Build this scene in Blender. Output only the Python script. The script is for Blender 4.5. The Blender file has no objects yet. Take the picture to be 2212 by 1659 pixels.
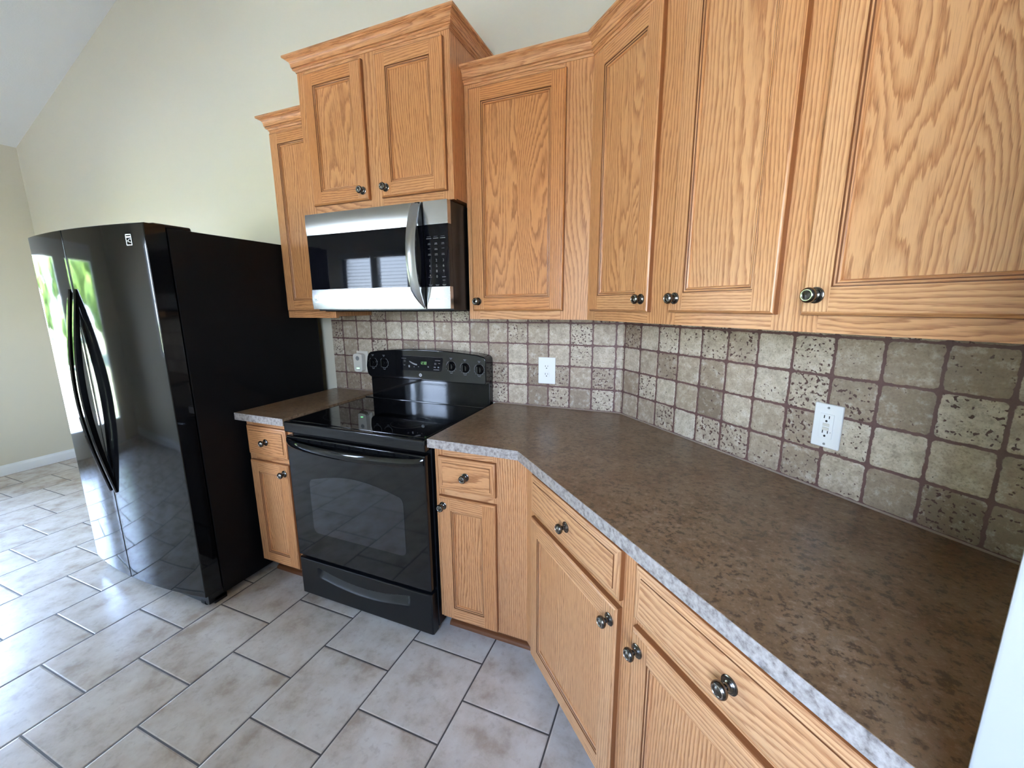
import bpy, bmesh, math, random
from mathutils import Vector, Matrix

# ------------------------------------------------------------------ camera, world, light, exposure
SC = bpy.context.scene
COL = SC.collection
RND = random.Random(7)
YAW, PITCH, ROLL, FPX = 0.3869, -0.1913, -0.0067, 884.16
cam_data = bpy.data.cameras.new('camera')
cam = bpy.data.objects.new('camera', cam_data)
COL.objects.link(cam)
SC.camera = cam
cam_data.sensor_width = 36.0
cam_data.sensor_fit = 'HORIZONTAL'
cam_data.lens = FPX / 2212 * 36.0
cam_data.clip_start = 0.05
_f = Vector((-math.sin(YAW) * math.cos(PITCH), math.cos(YAW) * math.cos(PITCH), math.sin(PITCH)))
_r0 = Vector((math.cos(YAW), math.sin(YAW), 0))
_u0 = _r0.cross(_f)
_r = math.cos(ROLL) * _r0 + math.sin(ROLL) * _u0
_u = -math.sin(ROLL) * _r0 + math.cos(ROLL) * _u0
cam.matrix_world = Matrix((
    (_r.x, _u.x, -_f.x, 0.8835), (_r.y, _u.y, -_f.y, -1.938), (_r.z, _u.z, -_f.z, 1.4219), (0, 0, 0, 1)))

SC.view_settings.view_transform = 'Standard'
SC.view_settings.look = 'None'
SC.view_settings.exposure = 1.27
SC.view_settings.gamma = 1.0
SC.view_settings.use_curve_mapping = False
SC.cycles.max_bounces = 10
SC.cycles.diffuse_bounces = 7
SC.cycles.glossy_bounces = 5
SC.cycles.transparent_max_bounces = 12
SC.cycles.caustics_reflective = False
SC.cycles.caustics_refractive = False
SC.cycles.sample_clamp_indirect = 8.0
SC.cycles.use_denoising = True

SKY_STRENGTH = 24.0
world = bpy.data.worlds.new('sky')
SC.world = world
world.use_nodes = True
_nt = world.node_tree
_nt.nodes.clear()
_o = _nt.nodes.new('ShaderNodeOutputWorld')
_b = _nt.nodes.new('ShaderNodeBackground')
_tc = _nt.nodes.new('ShaderNodeTexCoord')
_sx = _nt.nodes.new('ShaderNodeSeparateXYZ')
_cr = _nt.nodes.new('ShaderNodeValToRGB')
_cr.color_ramp.elements[0].position = 0.0
_cr.color_ramp.elements[0].color = (0.70, 0.83, 1.0, 1)
_cr.color_ramp.elements[1].position = 0.55
_cr.color_ramp.elements[1].color = (0.36, 0.56, 1.0, 1)
_nt.links.new(_tc.outputs['Generated'], _sx.inputs[0])
_nt.links.new(_sx.outputs['Z'], _cr.inputs[0])
_nt.links.new(_cr.outputs[0], _b.inputs[0])
_b.inputs[1].default_value = SKY_STRENGTH
_nt.links.new(_b.outputs[0], _o.inputs[0])

sun_d = bpy.data.lights.new('sun', 'SUN')
sun_d.energy = 75.0
sun_d.angle = 0.01
sun_d.color = (1.0, 0.94, 0.85)
sun = bpy.data.objects.new('sun', sun_d)
COL.objects.link(sun)
sun.rotation_euler = Vector((-0.34, -0.05, -0.93)).to_track_quat('-Z', 'Y').to_euler()   # high over the roof: only the garden gets it


def portal(name, loc, rot, w, h):
    d = bpy.data.lights.new(name, 'AREA')
    d.shape = 'RECTANGLE'
    d.size, d.size_y = w, h
    d.cycles.is_portal = True
    o = bpy.data.objects.new(name, d)
    COL.objects.link(o)
    o.location = loc
    o.rotation_euler = rot
    return o


XL, YF = -4.45, -3.05          # left wall, front wall (behind the camera)
portal('patio_door_daylight', (XL - 0.02, -1.68, 1.07), (0, math.radians(-90), 0), 1.75, 1.80)
portal('window_daylight', (-2.595, YF - 0.02, 1.505), (math.radians(90), 0, 0), 1.05, 1.1)
portal('added_window_daylight', (0.85, YF - 0.02, 1.56), (math.radians(90), 0, 0), 0.9, 1.0)

# ------------------------------------------------------------------ material helpers
MATS = {}


class NT:
    def __init__(self, name):
        self.m = bpy.data.materials.new(name)
        self.m.use_nodes = True
        self.t = self.m.node_tree
        self.t.nodes.clear()
        self.out = self.t.nodes.new('ShaderNodeOutputMaterial')
        MATS[name] = self.m

    def n(self, typ, **kw):
        nd = self.t.nodes.new(typ)
        for k, v in kw.items():
            setattr(nd, k, v)
        return nd

    def link(self, a, b):
        self.t.links.new(a, b)

    def val(self, sock, v):
        if hasattr(v, 'is_output') or isinstance(v, bpy.types.NodeSocket):
            self.link(v, sock)
        else:
            sock.default_value = v

    def math(self, op, a, b=0.0, c=0.0, clamp=False):
        nd = self.n('ShaderNodeMath', operation=op, use_clamp=clamp)
        self.val(nd.inputs[0], a)
        self.val(nd.inputs[1], b)
        self.val(nd.inputs[2], c)
        return nd.outputs[0]

    def mix(self, fac, a, b, blend='MIX'):
        nd = self.n('ShaderNodeMix', data_type='RGBA', blend_type=blend)
        nd.clamp_factor = True
        self.val(nd.inputs[0], fac)
        for i, v in ((6, a), (7, b)):
            if isinstance(v, tuple):
                v = (*v[:3], 1.0)
            self.val(nd.inputs[i], v)
        return nd.outputs[2]

    def comb(self, x, y, z=0.0):
        nd = self.n('ShaderNodeCombineXYZ')
        for i, v in enumerate((x, y, z)):
            self.val(nd.inputs[i], v)
        return nd.outputs[0]

    def sep(self, v):
        nd = self.n('ShaderNodeSeparateXYZ')
        self.link(v, nd.inputs[0])
        return nd.outputs

    def noise(self, vec, scale, detail=2.0, rough=0.5, dims='3D'):
        nd = self.n('ShaderNodeTexNoise', noise_dimensions=dims)
        if vec is not None:
            self.link(vec, nd.inputs['Vector'])
        nd.inputs['Scale'].default_value = scale
        nd.inputs['Detail'].default_value = detail
        nd.inputs['Roughness'].default_value = rough
        return nd.outputs['Fac']

    def ramp(self, fac, stops, interp='LINEAR'):
        nd = self.n('ShaderNodeValToRGB')
        cr = nd.color_ramp
        cr.interpolation = interp
        while len(cr.elements) < len(stops):
            cr.elements.new(0.5)
        for e, (p, c) in zip(cr.elements, stops):
            e.position = p
            e.color = (*c, 1) if isinstance(c, tuple) else (c, c, c, 1)
        self.val(nd.inputs[0], fac)
        return nd.outputs[0]

    def smooth(self, x, a, b):
        nd = self.n('ShaderNodeMapRange', interpolation_type='SMOOTHSTEP')
        self.val(nd.inputs[0], x)
        nd.inputs[1].default_value = a
        nd.inputs[2].default_value = b
        return nd.outputs[0]

    def bump(self, h, strength, dist):
        nd = self.n('ShaderNodeBump')
        nd.inputs['Strength'].default_value = strength
        nd.inputs['Distance'].default_value = dist
        self.link(h, nd.inputs['Height'])
        return nd.outputs[0]

    def uv(self, name):
        return self.n('ShaderNodeUVMap', uv_map=name).outputs[0]

    def bsdf(self, **kw):
        nd = self.n('ShaderNodeBsdfPrincipled')
        al = {'color': 'Base Color', 'rough': 'Roughness', 'metal': 'Metallic', 'spec': 'Specular IOR Level',
              'ior': 'IOR', 'coat': 'Coat Weight', 'coat_rough': 'Coat Roughness', 'normal': 'Normal',
              'emit': 'Emission Color', 'emit_s': 'Emission Strength', 'aniso': 'Anisotropic', 'trans': 'Transmission Weight'}
        for k, v in kw.items():
            s = nd.inputs[al[k]]
            if isinstance(v, tuple):
                v = (*v[:3], 1.0)
            self.val(s, v)
        self.link(nd.outputs[0], self.out.inputs[0])
        return nd


def simple(name, color, rough=0.5, **kw):
    t = NT(name)
    t.bsdf(color=color, rough=rough, **kw)


def make_materials():
    # ---- oak: grain runs along v of the map 'grain'; 'board' holds a per-board tone and figure
    t = NT('oak')
    u, v, _ = t.sep(t.uv('grain'))
    tone, fig, _ = t.sep(t.uv('board'))
    low = t.noise(t.comb(t.math('MULTIPLY', u, 7.0), t.math('MULTIPLY', v, 1.3), 0.0), 1.0, 1.2, 0.45)
    zig = t.noise(t.comb(t.math('MULTIPLY', u, 55.0), t.math('MULTIPLY', v, 9.0), 2.0), 1.0, 2.0, 0.6)
    fine = t.noise(t.comb(t.math('MULTIPLY', u, 240.0), t.math('MULTIPLY', v, 16.0), 0.0), 1.0, 2.0, 0.65)
    amp = t.math('MULTIPLY_ADD', fig, 22.0, 4.0)
    ring = t.math('ADD', t.math('MULTIPLY', low, amp), t.math('MULTIPLY', u, t.math('MULTIPLY_ADD', fig, -95.0, 120.0)))
    ring = t.math('ADD', ring, t.math('MULTIPLY', t.math('SUBTRACT', zig, 0.5), t.math('MULTIPLY_ADD', fig, 0.9, 0.5)))
    ring = t.math('ADD', ring, t.math('MULTIPLY', t.math('SUBTRACT', fine, 0.5), 0.75))
    fr = t.math('FRACT', ring)
    band = t.ramp(fr, [(0.0, 0.04), (0.34, 0.08), (0.62, 0.50), (0.84, 1.0), (0.94, 0.6), (1.0, 0.04)])
    pores = t.noise(t.comb(t.math('MULTIPLY', u, 620.0), t.math('MULTIPLY', v, 22.0), 3.0), 1.0, 2.0, 0.65)
    pore = t.smooth(pores, 0.50, 0.70)
    pore = t.math('MULTIPLY', pore, t.math('MULTIPLY_ADD', band, 0.62, 0.34))
    cloud = t.noise(t.comb(t.math('MULTIPLY', u, 9.0), t.math('MULTIPLY', v, 1.6), 7.0), 1.0, 2.0, 0.5)
    light = t.mix(tone, (0.590, 0.262, 0.094), (0.715, 0.430, 0.222))
    light = t.mix(t.math('MULTIPLY', cloud, 0.55), light, (0.570, 0.250, 0.100))
    dark = t.mix(tone, (0.270, 0.088, 0.025), (0.380, 0.150, 0.055))
    c = t.mix(t.math('MULTIPLY', band, 0.84), light, dark)
    c = t.mix(t.math('MULTIPLY', pore, 0.66), c, (0.175, 0.064, 0.022))
    h = t.math('ADD', t.math('MULTIPLY', band, -0.35), t.math('MULTIPLY', pore, -0.9))
    t.bsdf(color=c, rough=t.math('MULTIPLY_ADD', pore, 0.12, 0.33), spec=0.45, normal=t.bump(h, 0.22, 0.0006))
    # stain reddens board edges; shade of edges facing away is also in the colour
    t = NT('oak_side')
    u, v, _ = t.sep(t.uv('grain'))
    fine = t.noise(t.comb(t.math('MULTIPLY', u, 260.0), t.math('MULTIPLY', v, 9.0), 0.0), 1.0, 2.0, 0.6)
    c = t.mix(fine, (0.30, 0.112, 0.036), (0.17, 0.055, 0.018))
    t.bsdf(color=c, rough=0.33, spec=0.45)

    # darker brown oak for bead grooves, drawer steps, toe kicks and shoe moldings
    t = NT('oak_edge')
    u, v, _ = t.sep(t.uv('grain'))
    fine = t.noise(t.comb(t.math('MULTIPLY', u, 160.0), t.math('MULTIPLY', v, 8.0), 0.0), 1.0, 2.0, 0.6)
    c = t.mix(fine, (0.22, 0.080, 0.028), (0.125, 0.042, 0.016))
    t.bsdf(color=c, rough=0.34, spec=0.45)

    # ---- tumbled travertine; u along the wall, v = height
    t = NT('travertine')
    u, v, _ = t.sep(t.uv('grain'))
    wob = t.noise(t.comb(u, v, 0.0), 26.0, 2.0, 0.6)
    wob2 = t.noise(t.comb(u, v, 5.0), 26.0, 2.0, 0.6)
    cu = t.math('MULTIPLY_ADD', u, 1 / 0.1075, t.math('MULTIPLY', t.math('SUBTRACT', wob, 0.5), 0.05))
    cv = t.math('MULTIPLY_ADD', v, 1 / 0.1045, t.math('MULTIPLY', t.math('SUBTRACT', wob2, 0.5), 0.05))
    iu, iv = t.math('FLOOR', cu), t.math('FLOOR', cv)
    fu = t.math('ABSOLUTE', t.math('SUBTRACT', t.math('SUBTRACT', cu, iu), 0.5))
    fv = t.math('ABSOLUTE', t.math('SUBTRACT', t.math('SUBTRACT', cv, iv), 0.5))
    pn = t.math('POWER', t.math('ADD', t.math('POWER', t.math('MULTIPLY', fu, 2.0), 14.0),
                                t.math('POWER', t.math('MULTIPLY', fv, 2.0), 14.0)), 1 / 14.0)
    wn = t.n('ShaderNodeTexWhiteNoise', noise_dimensions='2D')
    t.link(t.comb(iu, iv), wn.inputs['Vector'])
    r1, r2, r3 = t.sep(wn.outputs['Color'])
    shift = t.comb(t.math('MULTIPLY_ADD', r1, 9.0, u), t.math('MULTIPLY_ADD', r2, 7.0, v), t.math('MULTIPLY', r3, 5.0))
    edge_n = t.noise(shift, 85.0, 2.0, 0.6)
    dist = t.math('ADD', pn, t.math('MULTIPLY', t.math('SUBTRACT', edge_n, 0.5), 0.115))
    grout = t.smooth(dist, 0.915, 0.945)
    clouds = t.noise(shift, 38.0, 6.0, 0.72)
    speck = t.noise(shift, 190.0, 3.0, 0.6)
    pit_n = t.noise(shift, 105.0, 1.5, 0.5)
    thr = t.math('MULTIPLY_ADD', t.math('POWER', r2, 1.3), -0.165, 0.745)
    pit = t.smooth(t.math('SUBTRACT', pit_n, thr), 0.0, 0.035)
    big = t.smooth(t.noise(shift, 42.0, 2.0, 0.55), 0.72, 0.75)
    pit = t.math('MAXIMUM', pit, t.math('MULTIPLY', big, t.math('GREATER_THAN', r3, 0.6)))
    base = t.ramp(r1, [(0.0, (0.23, 0.170, 0.115)), (0.15, (0.36, 0.276, 0.195)), (0.5, (0.475, 0.388, 0.285)), (0.8, (0.56, 0.475, 0.358)), (1.0, (0.60, 0.52, 0.40))])
    base = t.mix(t.smooth(clouds, 0.38, 0.72), base, t.mix(0.55, base, (0.20, 0.150, 0.108)), 'MIX')
    base = t.mix(t.math('MULTIPLY', t.smooth(clouds, 0.5, 0.30), 0.55), base, (0.64, 0.60, 0.53))
    base = t.mix(t.math('MULTIPLY', t.smooth(speck, 0.48, 0.70), 0.5), base, (0.19, 0.145, 0.105))
    groutc = t.mix(speck, (0.115, 0.058, 0.050), (0.165, 0.088, 0.078))
    c = t.mix(pit, base, (0.10, 0.052, 0.043))
    c = t.mix(grout, c, groutc)
    hgt = t.math('SUBTRACT', t.math('SUBTRACT', 1.0, t.math('MULTIPLY', t.smooth(dist, 0.80, 0.96), 1.0)),
                 t.math('MULTIPLY', pit, 0.5))
    hgt = t.math('ADD', hgt, t.math('MULTIPLY', clouds, 0.15))
    t.bsdf(color=c, rough=0.52, spec=0.35, normal=t.bump(hgt, 0.55, 0.003))

    # ---- floor tile, 13 inch running bond, columns along y
    t = NT('floor_tile')
    x, y, _ = t.sep(t.n('ShaderNodeTexCoord').outputs['Object'])
    P = 0.3328
    cx = t.math('MULTIPLY_ADD', x, 1 / P, 0.0975 / P)
    ix = t.math('FLOOR', cx)
    odd = t.math('FLOORED_MODULO', ix, 2.0)
    cy = t.math('ADD', t.math('MULTIPLY_ADD', y, 1 / P, 1.0175 / P), t.math('MULTIPLY', odd, -0.5))
    iy = t.math('FLOOR', cy)
    fx = t.math('MULTIPLY', t.math('ABSOLUTE', t.math('SUBTRACT', t.math('SUBTRACT', cx, ix), 0.5)), 2.0)
    fy = t.math('MULTIPLY', t.math('ABSOLUTE', t.math('SUBTRACT', t.math('SUBTRACT', cy, iy), 0.5)), 2.0)
    d = t.math('MAXIMUM', fx, fy)
    wn = t.n('ShaderNodeTexWhiteNoise', noise_dimensions='2D')
    t.link(t.comb(ix, iy), wn.inputs['Vector'])
    r1, r2, r3 = t.sep(wn.outputs['Color'])
    sh = t.comb(t.math('MULTIPLY_ADD', r1, 6.0, x), t.math('MULTIPLY_ADD', r2, 6.0, y), r3)
    cl = t.noise(sh, 8.0, 6.0, 0.62)
    cl2 = t.noise(sh, 38.0, 4.0, 0.6)
    c = t.ramp(cl, [(0.32, (0.385, 0.310, 0.240)), (0.45, (0.520, 0.455, 0.380)), (0.58, (0.595, 0.540, 0.470)), (0.72, (0.640, 0.595, 0.530))])
    c = t.mix(t.math('MULTIPLY', t.smooth(cl2, 0.52, 0.72), 0.42), c, (0.37, 0.305, 0.245))
    c = t.mix(t.math('MULTIPLY', r3, 0.10), c, (0.42, 0.37, 0.31))
    gr = t.smooth(d, 0.9795, 0.985)
    c = t.mix(gr, c, (0.065, 0.055, 0.048))
    hgt = t.math('SUBTRACT', 1.0, t.smooth(d, 0.955, 0.985))
    hgt = t.math('ADD', hgt, t.math('MULTIPLY', cl2, 0.05))
    t.bsdf(color=c, rough=t.math('MULTIPLY_ADD', gr, 0.4, 0.27), spec=0.5, normal=t.bump(hgt, 0.5, 0.0025))

    # ---- laminate worktop
    t = NT('laminate')
    co = t.n('ShaderNodeTexCoord').outputs['Object']
    a = t.noise(co, 11.0, 5.0, 0.65)
    b = t.noise(co, 70.0, 4.0, 0.65)
    c2 = t.noise(co, 210.0, 2.0, 0.6)
    c = t.ramp(a, [(0.30, (0.150, 0.083, 0.040)), (0.5, (0.215, 0.130, 0.068)), (0.72, (0.250, 0.168, 0.100))])
    c = t.mix(t.math('MULTIPLY', t.smooth(b, 0.50, 0.64), 0.75), c, (0.070, 0.040, 0.022))
    c = t.mix(t.math('MULTIPLY', t.smooth(b, 0.46, 0.30), 0.45), c, (0.36, 0.275, 0.20))
    c = t.mix(t.math('MULTIPLY', t.smooth(c2, 0.55, 0.75), 0.30), c, (0.33, 0.26, 0.20))
    t.bsdf(color=c, rough=0.30, spec=0.5, normal=t.bump(b, 0.06, 0.0004))
    # front edge of the laminate, with cool window light mixed into its colour
    t = NT('laminate_edge_lit')
    co = t.n('ShaderNodeTexCoord').outputs['Object']
    b = t.noise(co, 85.0, 4.0, 0.65)
    a = t.noise(co, 20.0, 3.0, 0.6)
    c = t.ramp(b, [(0.30, (0.115, 0.095, 0.084)), (0.47, (0.330, 0.290, 0.262)), (0.65, (0.480, 0.435, 0.402))])
    c = t.mix(t.math('MULTIPLY', a, 0.35), c, (0.300, 0.262, 0.238))
    t.bsdf(color=c, rough=0.32, spec=0.5)

    # ---- painted surfaces
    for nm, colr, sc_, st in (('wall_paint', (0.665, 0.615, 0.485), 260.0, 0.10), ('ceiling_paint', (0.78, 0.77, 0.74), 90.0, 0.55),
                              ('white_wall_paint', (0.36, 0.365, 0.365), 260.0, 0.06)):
        t = NT(nm)
        co = t.n('ShaderNodeTexCoord').outputs['Object']
        nn = t.noise(co, sc_, 3.0, 0.6)
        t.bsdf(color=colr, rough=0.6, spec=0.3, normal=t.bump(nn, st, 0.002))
    simple('white_trim', (0.80, 0.80, 0.78), 0.35)

    # ---- appliance finishes
    simple('black_gloss', (0.0045, 0.0045, 0.005), 0.06, spec=0.5)
    simple('black_satin', (0.006, 0.006, 0.0065), 0.30, spec=0.4)
    simple('black_texture', (0.0025, 0.0025, 0.0028), 0.55, spec=0.22)
    simple('black_matte', (0.004, 0.004, 0.004), 0.7, spec=0.1)
    simple('ceramic_glass', (0.003, 0.003, 0.0035), 0.035, spec=0.5)
    simple('oven_glass', (0.012, 0.014, 0.018), 0.05, ior=1.75)
    simple('dark_glass', (0.004, 0.004, 0.006), 0.03, spec=0.16)
    simple('burner_print', (0.016, 0.016, 0.017), 0.20)
    t = NT('stainless')
    x, y, z = t.sep(t.n('ShaderNodeTexCoord').outputs['Object'])
    br = t.noise(t.comb(t.math('MULTIPLY', x, 4.0), t.math('MULTIPLY', y, 4.0), t.math('MULTIPLY', z, 900.0)), 1.0, 2.0, 0.6)
    t.bsdf(color=t.mix(br, (0.46, 0.46, 0.465), (0.50, 0.50, 0.505)), metal=1.0, rough=t.math('MULTIPLY_ADD', br, 0.05, 0.23))
    simple('chrome', (0.75, 0.75, 0.76), 0.12, metal=1.0)
    simple('badge_silver', (0.72, 0.74, 0.76), 0.3, metal=0.6)
    t = NT('pewter')
    co = t.n('ShaderNodeTexCoord').outputs['Object']
    nn = t.noise(co, 300.0, 2.0, 0.5)
    t.bsdf(color=t.mix(nn, (0.105, 0.092, 0.080), (0.20, 0.185, 0.165)), metal=1.0, rough=0.24)
    simple('pewter_bright', (0.52, 0.50, 0.47), 0.2, metal=1.0)
    simple('grey_print', (0.14, 0.14, 0.145), 0.5)
    simple('caulk', (0.30, 0.235, 0.185), 0.5)
    simple('white_button', (0.85, 0.85, 0.85), 0.4)
    simple('white_plastic', (0.80, 0.80, 0.78), 0.28)
    simple('cream_plastic', (0.66, 0.62, 0.54), 0.32)
    simple('grey_plastic', (0.23, 0.23, 0.22), 0.4)
    simple('slot_dark', (0.012, 0.011, 0.010), 0.6)
    t = NT('green_led')
    t.bsdf(color=(0.02, 0.2, 0.05), rough=0.4, emit=(0.25, 1.0, 0.40), emit_s=2.0)
    t = NT('green_digit')
    t.bsdf(color=(0.02, 0.1, 0.02), rough=0.4, emit=(0.32, 0.75, 0.22), emit_s=0.30)
    # clear pane: lets light through, mirrors by angle
    t = NT('pane_glass')
    fr = t.n('ShaderNodeFresnel')
    fr.inputs[0].default_value = 1.45
    tr = t.n('ShaderNodeBsdfTransparent')
    gl = t.n('ShaderNodeBsdfGlossy')
    gl.inputs['Roughness'].default_value = 0.02
    mx = t.n('ShaderNodeMixShader')
    t.link(fr.outputs[0], mx.inputs[0])
    t.link(tr.outputs[0], mx.inputs[1])
    t.link(gl.outputs[0], mx.inputs[2])
    t.link(mx.outputs[0], t.out.inputs[0])
    # ---- garden
    for nm, a, b, s in (('grass', (0.17, 0.19, 0.11), (0.24, 0.26, 0.16), 3.0), ('leaf', (0.035, 0.085, 0.02), (0.15, 0.23, 0.055), 2.2),
                        ('bark', (0.10, 0.07, 0.045), (0.2, 0.15, 0.1), 8.0), ('concrete', (0.34, 0.33, 0.31), (0.42, 0.41, 0.39), 3.0), ('concrete_bounce', (0.55, 0.52, 0.47), (0.63, 0.60, 0.55), 3.0)):
        t = NT(nm)
        co = t.n('ShaderNodeTexCoord').outputs['Object']
        t.bsdf(color=t.mix(t.smooth(t.noise(co, s, 5.0, 0.65), 0.35, 0.65), a, b), rough=0.8, spec=0.2)


make_materials()

# ------------------------------------------------------------------ mesh builder
AX = {'x': Vector((1, 0, 0)), 'y': Vector((0, 1, 0)), 'z': Vector((0, 0, 1))}


class MB:
    """collects shapes into one mesh; each shape keeps its own material, grain direction and board offsets"""

    def __init__(self):
        self.v, self.f, self.m, self.uv, self.bd, self.sm = [], [], [], [], [], []
        self.weighted = True

    def add(self, verts, faces, mat, grain='z', tone=None, fig=None, smooth=True, off=None, raw=False):
        b = len(self.v)
        vs = [Vector(p) for p in verts]
        self.v += vs
        tone = RND.random() if tone is None else tone
        fig = RND.random() * 0.5 if fig is None else fig
        off = (RND.uniform(-20, 20), RND.uniform(-20, 20)) if off is None else off
        if raw:
            off = (0.0, 0.0)
        g = AX[grain] if isinstance(grain, str) else Vector(grain).normalized()
        for fc in faces:
            pts = [vs[i] for i in fc]
            n = Vector((0, 0, 0))
            for i in range(len(pts)):
                p, q = pts[i], pts[(i + 1) % len(pts)]
                n += Vector(((p.y - q.y) * (p.z + q.z), (p.z - q.z) * (p.x + q.x), (p.x - q.x) * (p.y + q.y)))
            if n.length < 1e-14:
                n = Vector((0, -1, 0))
            n.normalize()
            gg = g - n * g.dot(n)
            if gg.length < 0.2:
                gg = AX['x'] if abs(n.x) < 0.7 else AX['z']
                gg = gg - n * gg.dot(n)
            gg.normalize()
            cc = gg.cross(n)
            self.f.append([i + b for i in fc])
            self.m.append(mat)
            self.uv.append([(p.dot(cc) + off[0], p.dot(gg) + off[1]) for p in pts])
            self.bd.append((tone, fig))
            self.sm.append(smooth)

    def bm(self, bm, mat, **kw):
        bm.verts.index_update()
        self.add([v.co.copy() for v in bm.verts], [[v.index for v in f.verts] for f in bm.faces], mat, **kw)
        bm.free()

    def box(self, x0, x1, y0, y1, z0, z1, mat, grain='z', bev=0.0, seg=2, **kw):
        x0, x1 = sorted((x0, x1)); y0, y1 = sorted((y0, y1)); z0, z1 = sorted((z0, z1))
        bm = bmesh.new()
        bmesh.ops.create_cube(bm, size=1.0)
        for v in bm.verts:
            v.co = Vector(((x0 + x1) / 2 + v.co.x * (x1 - x0), (y0 + y1) / 2 + v.co.y * (y1 - y0), (z0 + z1) / 2 + v.co.z * (z1 - z0)))
        if bev > 0:
            bmesh.ops.bevel(bm, geom=bm.edges[:], offset=bev, segments=seg, profile=0.5, affect='EDGES', clamp_overlap=True)
        self.bm(bm, mat, grain=grain, **kw)

    def prism(self, pts, axis, a0, a1, mat, bev=0.0, seg=2, bev_sel=None, **kw):
        """polygon in the two other axes (order x,y,z without axis), pushed from a0 to a1"""
        def P(p, a):
            return {'x': (a, p[0], p[1]), 'y': (p[0], a, p[1]), 'z': (p[0], p[1], a)}[axis]
        bm = bmesh.new()
        lo = [bm.verts.new(P(p, a0)) for p in pts]
        hi = [bm.verts.new(P(p, a1)) for p in pts]
        n = len(pts)
        bm.faces.new(lo)
        bm.faces.new(hi[::-1])
        for i in range(n):
            bm.faces.new((lo[i], hi[i], hi[(i + 1) % n], lo[(i + 1) % n]))
        bmesh.ops.recalc_face_normals(bm, faces=bm.faces[:])
        if bev > 0:
            ed = bm.edges[:] if bev_sel is None else [e for e in bm.edges if bev_sel(e)]
            bmesh.ops.bevel(bm, geom=ed, offset=bev, segments=seg, profile=0.5, affect='EDGES', clamp_overlap=True)
        self.bm(bm, mat, **kw)

    def lathe(self, prof, mat, seg=24, axis='-y', at=(0, 0, 0), **kw):
        """prof = [(radius, distance along axis)]"""
        vs, fs = [], []
        a = Vector(at)
        for r, h in prof:
            for i in range(seg):
                t = 2 * math.pi * i / seg
                c, s = r * math.cos(t), r * math.sin(t)
                vs.append(a + {'-y': Vector((c, -h, s)), 'z': Vector((c, s, h)), 'x': Vector((h, c, s))}[axis])
        for k in range(len(prof) - 1):
            for i in range(seg):
                j = (i + 1) % seg
                q = [k * seg + i, k * seg + j, (k + 1) * seg + j, (k + 1) * seg + i]
                fs.append(q if axis != 'z' else q)
        self.add(vs, fs, mat, **kw)

    def sweep(self, path, prof, mat, segs=None, closed=False, caps=True, **kw):
        """plan path [(x,y)], profile [(outward,z)]; outward is to the right of the walking direction"""
        n = len(path)
        P = [Vector((p[0], p[1])) for p in path]

        def nor(i):
            d = (P[(i + 1) % n] - P[i]).normalized()
            return Vector((d.y, -d.x))
        mit = []
        for i in range(n):
            if not closed and i == 0:
                m = nor(0)
            elif not closed and i == n - 1:
                m = nor(n - 2)
            else:
                a, b = nor(i - 1), nor(i)
                m = (a + b) / (1 + a.dot(b))
            mit.append(m)
        rng = segs if segs is not None else range(n if closed else n - 1)
        for i in rng:
            j = (i + 1) % n
            A = [(P[i].x + mit[i].x * o, P[i].y + mit[i].y * o, z) for o, z in prof]
            B = [(P[j].x + mit[j].x * o, P[j].y + mit[j].y * o, z) for o, z in prof]
            k = len(prof)
            fs = [[q, q + k, q + k + 1, q + 1] for q in range(k - 1)]
            d = (P[j] - P[i]).normalized()
            if caps:
                fs += [list(range(k)), list(range(2 * k - 1, k - 1, -1))]
            self.add(A + B, fs, mat, grain=(d.x, d.y, 0), **kw)

    def ring(self, x0, x1, z0, z1, prof, yb, mat, smooth=True, **kw):
        """mitred rectangular moulding in the x-z plane, profile [(inset, height toward -y)]"""
        def corner(k, o):
            return [(x0 + o, z0 + o), (x1 - o, z0 + o), (x1 - o, z1 - o), (x0 + o, z1 - o)][k]
        kw2 = dict(kw)
        for k in range(4):
            j = (k + 1) % 4
            A = [(*corner(k, o), h) for o, h in prof]
            B = [(*corner(j, o), h) for o, h in prof]
            vs = [(a[0], yb - a[2], a[1]) for a in A + B]
            n = len(prof)
            fs = [[q, q + n, q + n + 1, q + 1] for q in range(n - 1)]
            self.add(vs, fs, mat, grain='x' if k in (0, 2) else 'z', smooth=smooth, **kw2)

    def tube(self, pts, radii, mat, seg=10, flat=1.0, **kw):
        vs, fs = [], []
        P = [Vector(p) for p in pts]
        for i, p in enumerate(P):
            t = (P[min(i + 1, len(P) - 1)] - P[max(i - 1, 0)]).normalized()
            a = t.cross(Vector((1, 0, 0)) if abs(t.x) < 0.8 else Vector((0, 0, 1))).normalized()
            b = t.cross(a)
            for k in range(seg):
                an = 2 * math.pi * k / seg
                vs.append(p + a * math.cos(an) * radii[i] + b * math.sin(an) * radii[i] * flat)
        for i in range(len(P) - 1):
            for k in range(seg):
                j = (k + 1) % seg
                fs.append([i * seg + k, i * seg + j, (i + 1) * seg + j, (i + 1) * seg + k])
        fs.append(list(range(seg))[::-1])
        fs.append(list(range((len(P) - 1) * seg, len(P) * seg)))
        self.add(vs, fs, mat, **kw)

    def mesh(self, name, org=(0, 0, 0)):
        me = bpy.data.meshes.new(name)
        o = Vector(org)
        me.from_pydata([v - o for v in self.v], [], self.f)
        names = []
        for m in self.m:
            if m not in names:
                names.append(m)
        for m in names:
            me.materials.append(MATS[m])
        me.polygons.foreach_set('material_index', [names.index(m) for m in self.m])
        me.polygons.foreach_set('use_smooth', self.sm)
        a = me.uv_layers.new(name='grain')
        a.data.foreach_set('uv', [c for f in self.uv for p in f for c in p])
        b = me.uv_layers.new(name='board')
        b.data.foreach_set('uv', [c for f, bd in zip(self.uv, self.bd) for p in f for c in bd])
        bm = bmesh.new()
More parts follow.
